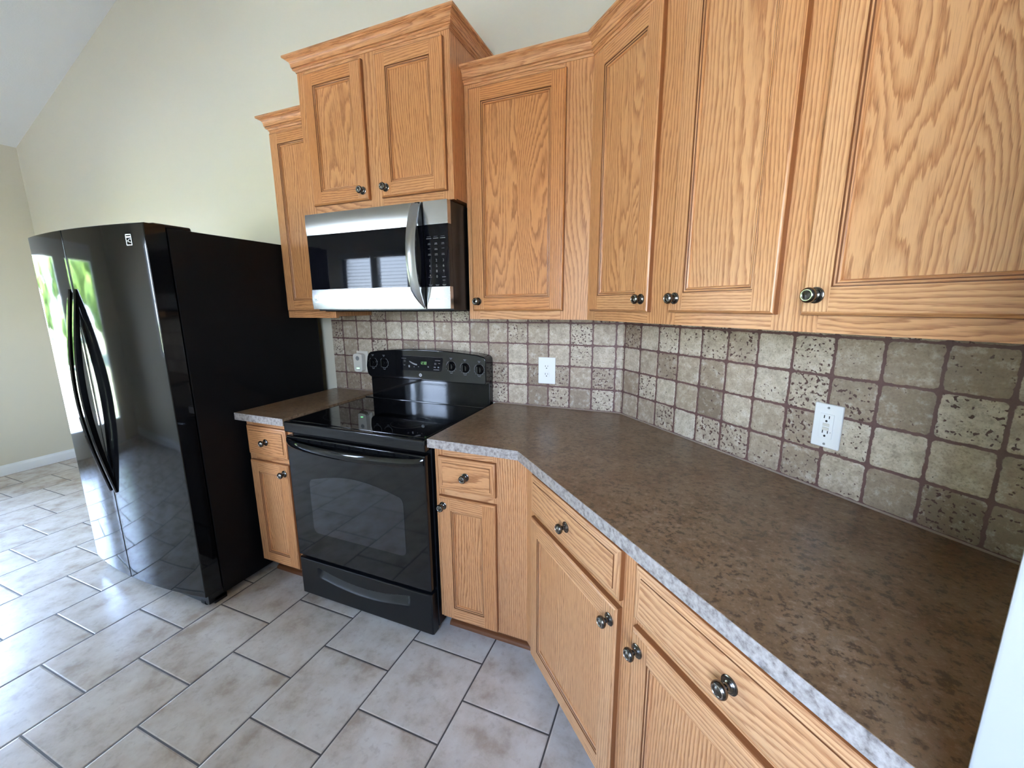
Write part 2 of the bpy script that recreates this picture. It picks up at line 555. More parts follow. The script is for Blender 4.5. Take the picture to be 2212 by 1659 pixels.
        bm.from_mesh(me)
        bmesh.ops.remove_doubles(bm, verts=bm.verts[:], dist=1e-6)
        bm.to_mesh(me)
        bm.free()
        me.set_sharp_from_angle(angle=math.radians(38))
        me.update()
        return me


ORG = {}
RW = Matrix.Translation((0.652, 0, 0)) @ Matrix.Rotation(math.radians(-45), 4, 'Z')   # frame of the angled right wall
SW = Matrix.Identity(4)                                                                # frame of the range wall


def thing(name, label, cat, frame=SW, org=(0, 0, 0), group=None):
    o = bpy.data.objects.new(name, None)
    o.empty_display_size = 0.1
    COL.objects.link(o)
    o.matrix_world = frame @ Matrix.Translation(org)
    ORG[o.name] = Vector(org)
    tag(o, label, cat, group)
    return o


def tag(o, label=None, cat=None, group=None, kind=None):
    for k, v in (('label', label), ('category', cat), ('group', group), ('kind', kind)):
        if v:
            o[k] = v
    return o


def root_of(o):
    while o.parent:
        o = o.parent
    return o


def obj(name, mb, parent=None, frame=SW, org=(0, 0, 0), weighted=True, label=None):
    """links the collected shapes as one mesh object"""
    if parent is not None:
        org = ORG.get(root_of(parent).name, Vector((0, 0, 0)))
    me = mb.mesh(name, org)
    o = bpy.data.objects.new(name, me)
    COL.objects.link(o)
    if parent is not None:
        o.parent = parent
    else:
        o.matrix_world = frame @ Matrix.Translation(org)
        ORG[o.name] = Vector(org)
    if weighted:
        md = o.modifiers.new('normals', 'WEIGHTED_NORMAL')
        md.keep_sharp = True
    if label:
        o['label'] = label
    return o


def structure(o, label=None):
    o['kind'] = 'structure'
    if label:
        o['label'] = label
    return o


def place(mesh_obj, parent, pos, name):
    """a copy of a small part (shared mesh) under another parent, pos in the wall frame"""
    c = mesh_obj.copy()
    c.name = name
    COL.objects.link(c)
    c.parent = parent
    c.matrix_parent_inverse = Matrix.Identity(4)
    c.location = Vector(pos) - ORG[root_of(parent).name]
    return c


def text_faces(body, size, x, z, y, mb, mat, align='CENTER'):
    """flat lettering in the x-z plane facing -y"""
    cu = bpy.data.curves.new('t', 'FONT')
    cu.body = body
    cu.size = size
    cu.align_x = align
    cu.align_y = 'CENTER'
    cu.resolution_u = 2
    o = bpy.data.objects.new('t', cu)
    COL.objects.link(o)
    dg = bpy.context.evaluated_depsgraph_get()
    me = bpy.data.meshes.new_from_object(o.evaluated_get(dg))
    mb.add([(x + v.co.x, y, z + v.co.y) for v in me.vertices], [list(p.vertices) for p in me.polygons], mat, smooth=False)
    bpy.data.objects.remove(o)
    bpy.data.meshes.remove(me)


# ------------------------------------------------------------------ room shell
ZL, SLOPE, XR = 2.76, 0.385, -0.9
def zc(x): return ZL + SLOPE * (x - XL) if x < XR else ZL + SLOPE * (XR - XL) - SLOPE * (x - XR)


XE = 3.702   # where the angled wall meets the front wall


def wall_poly(name, pts, axis, a0, a1, frame=SW, mat='wall_paint'):
    mb = MB()
    mb.prism(pts, axis, a0, a1, mat)
    return structure(obj(name, mb, frame=frame, weighted=False))


wall_poly('wall_back', [(XL, 0), (0.652, 0), (0.652, zc(0.652)), (XR, zc(XR)), (XL, ZL)], 'y', 0.0, 0.12)
mbw = MB()      # angled wall: outline in s-z, ceiling line follows the slope
S_END = (XE - 0.652) / math.cos(math.pi / 4)
mbw.prism([(0, 0), (S_END, 0), (S_END, zc(XE)), (0, zc(0.652))], 'y', 0.0, 0.12, 'wall_paint')
structure(obj('wall_right', mbw, frame=RW, weighted=False))


def holed_wall(name, axis, a0, a1, u0, u1, top, holes, mat='wall_paint'):
    """wall slab in (u,z) with rectangular holes; top(u) gives the upper outline, breaks at ridge"""
    mb = MB()
    us = sorted({u0, u1, *[h[0] for h in holes], *[h[1] for h in holes], *([XR] if u0 < XR < u1 and axis == 'y' else [])})
    for a, b in zip(us[:-1], us[1:]):
        hs = [h for h in holes if h[0] <= a + 1e-6 and h[1] >= b - 1e-6]
        if hs:
            lo = 0.0
            for h in sorted(hs, key=lambda q: q[2]):
                if h[2] > lo + 0.001:
                    mb.prism([(a, lo), (b, lo), (b, h[2]), (a, h[2])], axis, a0, a1, mat)
                lo = h[3]
            mb.prism([(a, lo), (b, lo), (b, top(b)), (a, top(a))], axis, a0, a1, mat)
        else:
            mb.prism([(a, 0), (b, 0), (b, top(b)), (a, top(a))], axis, a0, a1, mat)
    return structure(obj(name, mb, weighted=False))


PD = (-2.62, -0.74, 0.0, 2.03)          # patio door hole in the left wall (y0,y1,z0,z1)
W1 = (-3.13, -2.06, 0.95, 2.06)         # twin window hole in the front wall
W2 = (0.40, 1.30, 1.06, 2.06)         # added window behind the camera, placed only for its light
holed_wall('wall_left', 'x', XL - 0.12, XL, YF - 0.12, 0.12, lambda u: ZL, [PD])
holed_wall('wall_front', 'y', YF - 0.12, YF, XL, XE, zc, [W1, W2])

mb = MB()
mb.box(XL - 0.1, XE + 0.1, YF - 0.1, 0.1, -0.1, 0.0, 'floor_tile')
structure(obj('floor', mb, weighted=False))
mb = MB()
mb.prism([(XL - 0.12, ZL - 0.0462), (XR, zc(XR)), (XE + 0.1, zc(XE + 0.1)), (XE + 0.1, zc(XE) + 0.2), (XR, zc(XR) + 0.15), (XL - 0.12, ZL + 0.15)],
         'y', YF - 0.12, 0.12, 'ceiling_paint')
structure(obj('ceiling', mb, weighted=False))

BB = [(0.0, 0.0), (0.013, 0.0), (0.013, 0.062), (0.011, 0.070), (0.006, 0.078), (0.004, 0.088), (0.0, 0.090)]
mb = MB(); mb.sweep([(XL, PD[1]), (XL, -0.0)], BB, 'white_trim'); structure(obj('baseboard_left', mb, weighted=False))
mb = MB(); mb.sweep([(XL + 0.013, 0.0), (-1.09, 0.0)], BB, 'white_trim'); structure(obj('baseboard_back', mb, weighted=False))
mb = MB(); mb.sweep([(XE - 0.05, YF), (XL + 0.013, YF)], BB, 'white_trim'); structure(obj('baseboard_front', mb, weighted=False))

# short white wall end that stops the worktop run
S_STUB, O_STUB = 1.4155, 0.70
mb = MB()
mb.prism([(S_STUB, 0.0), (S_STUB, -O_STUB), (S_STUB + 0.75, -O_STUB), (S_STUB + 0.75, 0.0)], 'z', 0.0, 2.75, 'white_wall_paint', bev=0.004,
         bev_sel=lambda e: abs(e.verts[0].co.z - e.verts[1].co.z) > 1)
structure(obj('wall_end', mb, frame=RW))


# ---- glazing
def glazing(name, frame_m, u0, u1, z0, z1, lites, fr=0.05, depth=0.07, rail0=None, top=None):
    """frame in local x-z; lites = list of (a,b) pane spans"""
    mb = MB()
    mb.box(u0, u0 + fr, 0, depth, z0, z1, 'white_trim', bev=0.003)
    mb.box(u1 - fr, u1, 0, depth, z0, z1, 'white_trim', bev=0.003)
    r0 = rail0 or fr
    mb.box(u0 + fr, u1 - fr, 0, depth, z0, z0 + r0, 'white_trim', bev=0.003)
    mb.box(u0 + fr, u1 - fr, 0, depth, z1 - (top or fr), z1, 'white_trim', bev=0.003)
    for (a, b), (c, d) in zip(lites[:-1], lites[1:]):
        mb.box(b, c, 0, depth, z0 + r0, z1 - (top or fr), 'white_trim', bev=0.003)
    o = structure(obj(name, mb, frame=frame_m, org=((u0 + u1) / 2, 0, z0)))
    for a, b in lites:
        pb = MB()
        pb.box(a - 0.004, b + 0.004, depth / 2 - 0.002, depth / 2 + 0.002, z0 + r0 - 0.004, z1 - (top or fr) + 0.004, 'pane_glass')
        obj('pane', pb, o, weighted=False)
    return o


LW = Matrix.Translation((XL, 0, 0)) @ Matrix.Rotation(math.radians(90), 4, 'Z')     # local x = world y, local y = -world x
glazing('door_1', LW, PD[0], PD[1], 0.0, 2.03, [(-2.56, -1.93), (-1.53, -0.80)], fr=0.055, rail0=0.27, top=0.16)
FW = Matrix.Translation((0, YF, 0)) @ Matrix.Rotation(math.pi, 4, 'Z')             # local x = -world x
glazing('window_1', FW, -W1[1], -W1[0], W1[2], W1[3], [(2.11, 2.54), (2.64, 3.08)])
glazing('added_window', FW, -W2[1], -W2[0], W2[2], W2[3], [(-1.25, -0.87), (-0.83, -0.45)])

# venetian blinds on the twin window
for k, (a, b, wd) in enumerate(((2.10, 2.545, 'left'), (2.635, 3.09, 'right'))):
    t = thing('window_blind', 'white horizontal blind, half raised, on the %s half of the twin window behind the camera' % ('right', 'left')[k], 'blind',
              FW, ((a + b) / 2, -0.03, 1.465), 'blinds on the twin window')
    m = MB(); m.box(a, b, -0.055, -0.006, 1.985, 2.03, 'white_trim', bev=0.003); obj('headrail', m, t)
    m = MB()
    z = 1.975
    while z > 1.50:
        m.add([(a, -0.046, z - 0.002), (b, -0.046, z - 0.002), (b, -0.014, z + 0.002), (a, -0.014, z + 0.002),
               (a, -0.046, z - 0.0045), (b, -0.046, z - 0.0045), (b, -0.014, z - 0.0005), (a, -0.014, z - 0.0005)],
              [[0, 1, 2, 3], [7, 6, 5, 4], [0, 4, 5, 1], [1, 5, 6, 2], [2, 6, 7, 3], [3, 7, 4, 0]], 'white_trim', smooth=False)
        z -= 0.040
    obj('slats', m, t, weighted=False)
    m = MB(); m.box(a, b, -0.05, -0.012, 1.465, 1.487, 'white_trim', bev=0.003); obj('bottom_rail', m, t)

# ------------------------------------------------------------------ garden beyond the glass
mb = MB(); mb.box(-60, -4.6, -45, 45, -0.4, -0.18, 'grass'); mb.box(-4.6, 30, -45, YF - 0.15, -0.4, -0.18, 'grass')
structure(obj('ground', mb, weighted=False))
mb = MB(); mb.box(-15.0, -4.58, -2.9, 7.0, -0.18, -0.10, 'concrete', bev=0.01); mb.box(-6.0, 6.0, -12.0, YF - 0.16, -0.18, -0.10, 'concrete_bounce', bev=0.01)  # front slab is unseen, added pale to bounce light up into the room
structure(obj('patio', mb))


def tree(x, y, h, r, label, seed):
    rr = random.Random(seed)
    t = thing('tree', label, 'tree', SW, (x, y, -0.18), 'trees beyond the patio door')
    m = MB()
    m.tube([(x, y, -0.2), (x + 0.05, y, h * 0.3), (x, y + 0.08, h * 0.7)], [0.16, 0.12, 0.05], 'bark', seg=10)
    obj('trunk', m, t, weighted=False)
    m = MB()
    for k in range(46):
        a, b = rr.uniform(0, 6.283), rr.uniform(-1, 1)
        q = rr.uniform(0.35, 1.0)
        taper = 1.0 - 0.55 * max(0, b)
        c = Vector((x + r * q * math.cos(a) * taper * math.sqrt(1 - b * b * 0.6), y + r * q * math.sin(a) * taper * math.sqrt(1 - b * b * 0.6), h * (0.55 + 0.40 * b)))
        bm = bmesh.new()
        bmesh.ops.create_icosphere(bm, subdivisions=2, radius=r * rr.uniform(0.22, 0.38))
        for v in bm.verts:
            v.co = v.co * rr.uniform(0.68, 1.15) + c
        m.bm(bm, 'leaf', smooth=False)
    obj('crown', m, t, weighted=False)


tree(-13.5, -8.4, 5.6, 2.3, 'tall leafy tree nearest the patio door', 1)
tree(-17.0, -13.5, 7.0, 2.8, 'broad tall tree left of the nearest garden tree', 2)
tree(-17.5, -4.6, 4.4, 1.4, 'slim small tree right of the nearest garden tree', 3)
tree(-30.0, -1.8, 5.2, 2.3, 'far low tree seen straight out of the patio door', 4)
tree(-31.0, 3.6, 5.6, 3.0, 'far round tree at the right end of the garden', 5)
tree(-27.0, -9.5, 6.6, 3.2, 'far tall tree behind the nearest garden tree', 6)

# ------------------------------------------------------------------ cabinet building blocks
m = MB()
m.lathe([(0.0001, 0.0), (0.0165, 0.0), (0.0165, 0.0022), (0.0150, 0.0032), (0.0140, 0.0030), (0.0125, 0.0045), (0.0108, 0.0044), (0.0095, 0.0060),
         (0.0068, 0.0072), (0.0060, 0.0100), (0.0063, 0.0135), (0.0090, 0.0165), (0.0132, 0.0190), (0.0152, 0.0222), (0.0156, 0.0255), (0.0145, 0.0288),
         (0.0120, 0.0306)], 'pewter', seg=28)
m.lathe([(0.0120, 0.0306), (0.0112, 0.0314), (0.0102, 0.0314), (0.0097, 0.0306)], 'pewter_bright', seg=28)
m.lathe([(0.0097, 0.0306), (0.0085, 0.0300), (0.0072, 0.0304), (0.0045, 0.0318), (0.0001, 0.0324)], 'pewter', seg=28)
KNOB_ME = m.mesh('knob')


def knob(parent, x, y, z):
    k = bpy.data.objects.new('knob', KNOB_ME)
    COL.objects.link(k)
    k.parent = parent
    k.location = Vector((x, y, z)) - ORG[root_of(parent).name]
    return k


ST = 0.056          # stile width


def cab_door(cab, x0, x1, z0, z1, yb, kx=None, kz=None, tone=None, pfig=None, ptone=None):
    """frame-and-panel door, back on plane y=yb, facing -y"""
    m = MB()
    rnd_t = RND.uniform(0.2, 0.8) if tone is None else tone

    def tn(): return min(1, max(0, rnd_t + RND.uniform(-0.25, 0.25)))
    t0 = 0.019
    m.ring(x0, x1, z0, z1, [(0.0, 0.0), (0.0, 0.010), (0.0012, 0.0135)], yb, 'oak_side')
    m.ring(x0, x1, z0, z1, [(0.0012, 0.0135), (0.0045, 0.0172), (0.0078, t0)], yb, 'oak', tone=rnd_t * 0.8, fig=0.05)
    # flat faces: stiles run through, rails between them
    a = 0.0078
    yf = yb - t0
    for xa, xb in ((x0 + a, x0 + ST), (x1 - ST, x1 - a)):
        m.add([(xa, yf, z0 + a), (xb, yf, z0 + a), (xb, yf, z1 - a), (xa, yf, z1 - a)], [[0, 1, 2, 3]], 'oak', grain='z', tone=tn(), fig=RND.uniform(0, 0.25))
    for za, zb in ((z0 + a, z0 + ST), (z1 - ST, z1 - a)):
        m.add([(x0 + ST, yf, za), (x1 - ST, yf, za), (x1 - ST, yf, zb), (x0 + ST, yf, zb)], [[0, 1, 2, 3]], 'oak', grain='x', tone=tn(), fig=RND.uniform(0, 0.3))
    bead = [(0.0, t0), (0.0008, 0.0166), (0.0026, 0.0166), (0.0042, 0.0176), (0.0062, 0.0166), (0.0072, 0.0146), (0.0086, 0.0144), (0.0108, 0.0152), (0.0128, 0.0138), (0.0140, 0.0108), (0.0142, 0.0085)]
    m.ring(x0 + ST, x1 - ST, z0 + ST, z1 - ST, bead[:3], yb, 'oak_edge')
    m.ring(x0 + ST, x1 - ST, z0 + ST, z1 - ST, bead[2:5], yb, 'oak', tone=rnd_t, fig=0.05)
    m.ring(x0 + ST, x1 - ST, z0 + ST, z1 - ST, bead[4:7], yb, 'oak_edge')
    m.ring(x0 + ST, x1 - ST, z0 + ST, z1 - ST, bead[6:], yb, 'oak', tone=rnd_t * 0.7, fig=0.05)
    d = obj('door', m, cab)
    p = MB()
    e = ST + 0.012
    # veneer panel, two leaves when wide
    W = x1 - x0 - 2 * e
    cuts = [0, 0.52 if W > 0.16 else 1.0, 1.0] if W > 0.16 else [0, 1.0]
    pt = RND.uniform(0.3, 0.8) if ptone is None else ptone
    pf = RND.uniform(0.55, 1.0) if pfig is None else pfig
    for c0, c1 in zip(cuts[:-1], cuts[1:]):
        if c1 <= c0:
            continue
        p.box(x0 + e + W * c0, x0 + e + W * c1, yb - 0.0095, yb - 0.003, z0 + e, z1 - e, 'oak', grain='z', tone=min(1, max(0, pt + RND.uniform(-0.12, 0.12))),
              fig=min(1, max(0, pf + RND.uniform(-0.3, 0.1))), smooth=False)
    obj('panel', p, d, weighted=False)
    if kx is not None:
        knob(d, kx, yf, kz)
    return d


def drawer(cab, x0, x1, z0, z1, yb, tone=None):
    m = MB()
    tn = RND.uniform(0.3, 0.8) if tone is None else tone
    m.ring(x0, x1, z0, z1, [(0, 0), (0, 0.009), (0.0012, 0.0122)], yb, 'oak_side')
    m.ring(x0, x1, z0, z1, [(0.0012, 0.0122), (0.004, 0.0140), (0.006, 0.0146), (0.0215, 0.0166)], yb, 'oak', tone=tn, fig=0.15)
    m.ring(x0, x1, z0, z1, [(0.0215, 0.0166), (0.0222, 0.0172), (0.0224, 0.0192)], yb, 'oak_edge')
    e = 0.0224
    y = yb - 0.0192
    m.add([(x0 + e, y, z0 + e), (x1 - e, y, z0 + e), (x1 - e, y, z1 - e), (x0 + e, y, z1 - e)], [[0, 1, 2, 3]], 'oak', grain='x', tone=tn, fig=RND.uniform(0.35, 0.7))
    d = obj('drawer', m, cab)
    knob(d, (x0 + x1) / 2, y, (z0 + z1) / 2)
    return d


def face_frame(cab, stiles, rails, z0, z1, yb, yf):
    """stiles = [(x0,x1)], rails = [(x0,x1,z0,z1)]"""
    m = MB()
    for a, b in stiles:
        m.box(a, b, yf, yb, z0, z1, 'oak', grain='z', tone=RND.uniform(0.2, 0.7), fig=RND.uniform(0.0, 0.35), smooth=False)
    for a, b, c, d in rails:
        m.box(a, b, yf, yb, c, d, 'oak', grain='x', tone=RND.uniform(0.3, 0.8), fig=RND.uniform(0.1, 0.6), smooth=False)
    return obj('face_frame', m, cab, weighted=False)


CROWN = [(0.0, 0.0), (0.0035, 0.0), (0.0040, 0.0045), (0.0060, 0.0070), (0.0105, 0.0075), (0.0130, 0.0095), (0.0135, 0.0125), (0.0115, 0.0150), (0.0110, 0.0165), (0.0160, 0.0170),
         (0.0165, 0.0210), (0.0172, 0.0290), (0.0200, 0.0370), (0.0250, 0.0430), (0.0310, 0.0462), (0.0325, 0.0466), (0.0325, 0.0492), (0.0390, 0.0498), (0.0410, 0.0515), (0.0410, 0.0590), (0.0, 0.0590)]


def crown(cab, path, z, segs=None):
    m = MB()
    m.sweep(path, [(o, z + h) for o, h in CROWN], 'oak', segs=segs, tone=RND.uniform(0.3, 0.8), fig=0.45)
    return obj('crown_molding', m, cab, weighted=False)


def carcass(cab, pts, z0, z1, name='carcass', grain='z'):
    m = MB()
    m.prism(pts, 'z', z0, z1, 'oak', grain=grain, tone=0.35, fig=0.35, smooth=False)
    return obj(name, m, cab, weighted=False)


T8 = math.tan(math.radians(22.5))
YU, ZU, ZUT = -0.280, 1.360, 2.300      # upper cabinets: face plane, bottom, top
XC = 0.652
E_ = 0.0006
# ------------------------------------------------------------------ upper cabinets
up_l = thing('wall_cabinet', 'narrow oak wall cabinet beside the refrigerator, half hidden by the microwave', 'cabinet', SW, (-0.947, 0, ZU), 'oak wall cabinets')
carcass(up_l, [(-1.115, -0.0), (-0.779, 0.0), (-0.779, YU + 0.019), (-1.115, YU + 0.019)], ZU + 0.008, ZUT)
face_frame(up_l, [(-1.117, -1.072), (-0.822, -0.778)], [(-1.072, -0.822, ZU, ZU + 0.045), (-1.072, -0.822, ZUT - 0.06, ZUT)], ZU, ZUT, YU + 0.019, YU)
cab_door(up_l, -1.104, -0.790, 1.396, 2.278, YU, -0.820, 1.437, tone=0.35, ptone=0.3, pfig=0.4)
crown(up_l, [(-1.117, -0.001), (-1.117, YU), (-0.779, YU)], ZUT - 0.003)

YT, ZT0, ZT1 = -0.388, 1.843, 2.446
up_t = thing('wall_cabinet', 'tall two-door oak wall cabinet mounted above the microwave', 'cabinet', SW, (-0.387, 0, ZT0), 'oak wall cabinets')
carcass(up_t, [(-0.776, 0.0), (0.004, 0.0), (0.004, YT + 0.019), (-0.776, YT + 0.019)], ZT0 + 0.006, ZT1)
face_frame(up_t, [(-0.777, -0.731), (-0.411, -0.341), (-0.044, 0.005)], [(-0.731, -0.411, ZT0, ZT0 + 0.045), (-0.341, -0.044, ZT0, ZT0 + 0.045),
           (-0.731, -0.411, ZT1 - 0.05, ZT1), (-0.341, -0.044, ZT1 - 0.05, ZT1)], ZT0, ZT1, YT + 0.019, YT)
cab_door(up_t, -0.732, -0.409, 1.877, 2.424, YT, -0.437, 1.915, tone=0.2, ptone=0.3, pfig=0.95)
cab_door(up_t, -0.342, -0.020, 1.877, 2.424, YT, -0.314, 1.915, tone=0.2, ptone=0.12, pfig=0.55)
crown(up_t, [(-0.777, -0.001), (-0.777, YT), (0.005, YT), (0.005, -0.001)], ZT1 - 0.003)

KX = XC + YU * T8               # plan corner of the face planes
up_r = thing('wall_cabinet', 'single-door oak wall cabinet between the microwave and the corner', 'cabinet', SW, (0.28, 0, ZU), 'oak wall cabinets')
carcass(up_r, [(0.0075, 0.0), (XC - E_, 0.0), (XC + (YU + 0.019) * T8 - E_, YU + 0.019), (0.0075, YU + 0.019)], ZU + 0.008, ZUT)
face_frame(up_r, [(0.0065, 0.058), (0.424, KX)], [(0.058, 0.424, ZU, ZU + 0.045), (0.058, 0.424, ZUT - 0.06, ZUT)], ZU, ZUT, YU + 0.019, YU)
cab_door(up_r, 0.030, 0.438, 1.396, 2.278, YU, 0.058, 1.437, tone=0.1, ptone=0.12, pfig=0.9)

_d = Vector((math.cos(math.pi / 4), -math.sin(math.pi / 4)))
crown(up_r, [(0.0065, YU), (KX, YU), (KX + _d.x, YU + _d.y)], ZUT - 0.003, segs=[0])

SK = -YU * T8
up_a = thing('wall_cabinet', 'two-door oak wall cabinet on the angled wall, next to the corner', 'cabinet', RW, (0.5, 0, ZU), 'oak wall cabinets')
carcass(up_a, [(E_, 0.0), (0.934, 0.0), (0.934, YU + 0.019), (-(YU + 0.019) * T8 + E_, YU + 0.019)], ZU + 0.008, ZUT)
face_frame(up_a, [(SK, 0.168), (0.466, 0.586), (0.884, 0.9345)], [(0.168, 0.466, ZU, ZU + 0.045), (0.586, 0.884, ZU, ZU + 0.045),
           (0.168, 0.466, ZUT - 0.06, ZUT), (0.586, 0.884, ZUT - 0.06, ZUT)], ZU, ZUT, YU + 0.019, YU)
cab_door(up_a, 0.152, 0.481, 1.396, 2.278, YU, 0.453, 1.437, tone=0.6, ptone=0.55, pfig=0.85)
cab_door(up_a, 0.571, 0.898, 1.396, 2.278, YU, 0.599, 1.437, tone=0.65, ptone=0.75, pfig=0.6)
crown(up_a, [(SK - math.cos(math.pi / 4), YU + math.sin(math.pi / 4)), (SK, YU), (0.9345, YU)], ZUT - 0.003, segs=[1])

up_b = thing('wall_cabinet', 'oak wall cabinet with one wide door at the right edge of the picture', 'cabinet', RW, (1.17, 0, ZU), 'oak wall cabinets')
carcass(up_b, [(0.9355, 0.0), (1.412, 0.0), (1.412, YU + 0.019), (0.9355, YU + 0.019)], ZU + 0.008, ZUT)
face_frame(up_b, [(0.9348, 0.985), (1.367, 1.412)], [(0.985, 1.367, ZU, ZU + 0.045), (0.985, 1.367, ZUT - 0.06, ZUT)], ZU, ZUT, YU + 0.019, YU)
cab_door(up_b, 0.956, 1.398, 1.396, 2.278, YU, 0.986, 1.437, tone=0.75, ptone=0.8, pfig=1.0)
crown(up_b, [(0.9348, YU), (1.412, YU)], ZUT - 0.003)

# ------------------------------------------------------------------ base cabinets
YB, ZBT = -0.610, 0.8775
DZ0, DZ1, OZ0, OZ1 = 0.698, 0.838, 0.110, 0.668


def base_rails(a, b):
    return [(a, b, 0.100, 0.142), (a, b, 0.655, 0.712), (a, b, 0.832, ZBT)]


def toe(cab, pts, path):
    m = MB()
    m.prism(pts, 'z', 0.001, 0.100, 'oak_edge', grain='x', smooth=False)
    obj('toe_kick', m, cab, weighted=False)
    m = MB()
    m.sweep(path, [(0.0, 0.001), (0.017, 0.001), (0.0165, 0.006), (0.013, 0.012), (0.008, 0.0165), (0.0, 0.0185)], 'oak_edge')
    obj('shoe_molding', m, cab, weighted=False)


b_l = thing('base_cabinet', 'narrow oak base cabinet between the refrigerator and the range', 'cabinet', SW, (-0.935, -0.3, 0), 'oak base cabinets')
carcass(b_l, [(-1.091, -0.012), (-0.779, -0.012), (-0.779, YB + 0.019), (-1.091, YB + 0.019)], 0.100, ZBT)
face_frame(b_l, [(-1.093, -1.050), (-0.825, -0.778)], base_rails(-1.050, -0.825), 0.100, ZBT, YB + 0.019, YB)
drawer(b_l, -1.081, -0.812, DZ0, DZ1 + 0.008, YB, tone=0.3)
cab_door(b_l, -1.078, -0.816, OZ0, OZ1, YB, -0.842, 0.625, tone=0.35, ptone=0.4, pfig=0.3)
toe(b_l, [(-1.091, -0.012), (-0.779, -0.012), (-0.779, YB + 0.075), (-1.091, YB + 0.075)], [(-1.091, YB + 0.075), (-0.779, YB + 0.075)])

KB = XC + YB * T8
b_r = thing('base_cabinet', 'oak base cabinet right of the range with one small drawer over a door', 'cabinet', SW, (0.2, -0.3, 0), 'oak base cabinets')
carcass(b_r, [(0.007, -0.012), (XC - 0.012 * T8 - E_, -0.012), (XC + (YB + 0.019) * T8 - E_, YB + 0.019), (0.007, YB + 0.019)], 0.100, ZBT)
face_frame(b_r, [(0.006, 0.046), (0.262, KB)], base_rails(0.046, 0.262), 0.100, ZBT, YB + 0.019, YB)
drawer(b_r, 0.026, 0.277, DZ0 - 0.002, DZ1 - 0.002, YB, tone=0.4)
cab_door(b_r, 0.024, 0.277, OZ0, OZ1, YB, 0.046, 0.628, tone=0.4, ptone=0.35, pfig=0.5)
KT = XC + (YB + 0.075) * T8
toe(b_r, [(0.007, -0.012), (XC - 0.012 * T8 - E_, -0.012), (KT - E_, YB + 0.075), (0.007, YB + 0.075)], [(0.007, YB + 0.075), (KT, YB + 0.075)])

SB = -YB * T8
b_a = thing('base_cabinet', 'wide oak base cabinet on the angled wall with two drawers and two doors', 'cabinet', RW, (0.83, -0.3, 0), 'oak base cabinets')
carcass(b_a, [(0.012 * T8 + E_, -0.012), (1.412, -0.012), (1.412, YB + 0.019), (-(YB + 0.019) * T8 + E_, YB + 0.019)], 0.100, ZBT)
face_frame(b_a, [(SB, 0.338), (0.796, 0.892), (1.365, 1.4125)], base_rails(0.338, 0.796) + base_rails(0.892, 1.365), 0.100, ZBT, YB + 0.019, YB)
drawer(b_a, 0.318, 0.817, DZ0 + 0.004, DZ1 + 0.002, YB, tone=0.85)
drawer(b_a, 0.871, 1.385, DZ0 + 0.004, DZ1 + 0.002, YB, tone=0.95)
cab_door(b_a, 0.318, 0.815, OZ0, OZ1 + 0.012, YB, 0.790, 0.634, tone=0.8, ptone=0.5, pfig=0.25)
cab_door(b_a, 0.872, 1.385, OZ0, OZ1 + 0.012, YB, 0.897, 0.634, tone=0.85, ptone=0.45, pfig=0.3)
ST_ = -(YB + 0.075) * T8
toe(b_a, [(0.012 * T8 + E_, -0.012), (1.412, -0.012), (1.412, YB + 0.075), (ST_ + E_, YB + 0.075)], [(ST_, YB + 0.075), (1.412, YB + 0.075)])

# ------------------------------------------------------------------ worktops
YC, ZC0, ZC1 = -0.655, 0.8780, 0.9140


def worktop(name, label, pts, front, frame=SW):
    """slab with the applied edge strip along the front corners listed in front"""
    m = MB()
    m.prism(pts, 'z', ZC0, ZC1, 'laminate', bev=0.0015, seg=2, bev_sel=lambda e: e.verts[0].co.z > ZC1 - 1e-4 and e.verts[1].co.z > ZC1 - 1e-4)
    o = obj(name, m, org=(pts[0][0], pts[0][1], ZC0))
    tag(o, label, 'countertop', 'laminate worktops')
    e = MB()
    e.sweep(front, [(0.0, ZC0), (0.0012, ZC0), (0.0012, ZC1 - 0.0015), (0.0, ZC1 - 0.0008)], 'laminate_edge_lit', caps=True)
    ed = obj('edge_strip', e, o, weighted=False)
    ed.location = (0, 0, 0)
    return o


def rwp(s, o):
    return (XC + s * math.cos(math.pi / 4) - o * math.sin(math.pi / 4), -s * math.sin(math.pi / 4) - o * math.cos(math.pi / 4))


worktop('countertop', 'short brown laminate countertop between the refrigerator and the range',
        [(-1.106, -0.0115), (-1.106, YC), (-0.778, YC), (-0.778, -0.0115)], [(-1.106, -0.02), (-1.106, YC), (-0.778, YC)])
CK = (XC + YC * T8, YC)
worktop('countertop', 'long brown laminate countertop that bends along the angled wall',
        [(0.004, -0.0115), (0.004, YC), CK, rwp(1.4145, -YC), rwp(1.4145, 0.0115), (XC - 0.0115 * T8, -0.0115)],
        [(0.004, -0.02), (0.004, YC), CK, rwp(1.4145, -YC)])

# ------------------------------------------------------------------ tiled splashback
m = MB()
T0 = 0.0105
def uvq(m, pts, uvs):
    b = len(m.f)
    m.add(pts, [[0, 1, 2, 3]], 'travertine', smooth=False)
    m.uv[b] = uvs
U0 = 0.126 + 0.1075 * 40
VB = 0.9165 - 0.1045 * 8
xi = XC - T0 * T8
ZS = 1.3670
def face(p, q, up, uq, z0=0.9145, z1=ZS, ou=0.0):
    uvq(m, [(*p, z0), (*q, z0), (*q, z1), (*p, z1)], [(up, z0 - VB), (uq, z0 - VB), (uq, z1 - VB), (up, z1 - VB)])
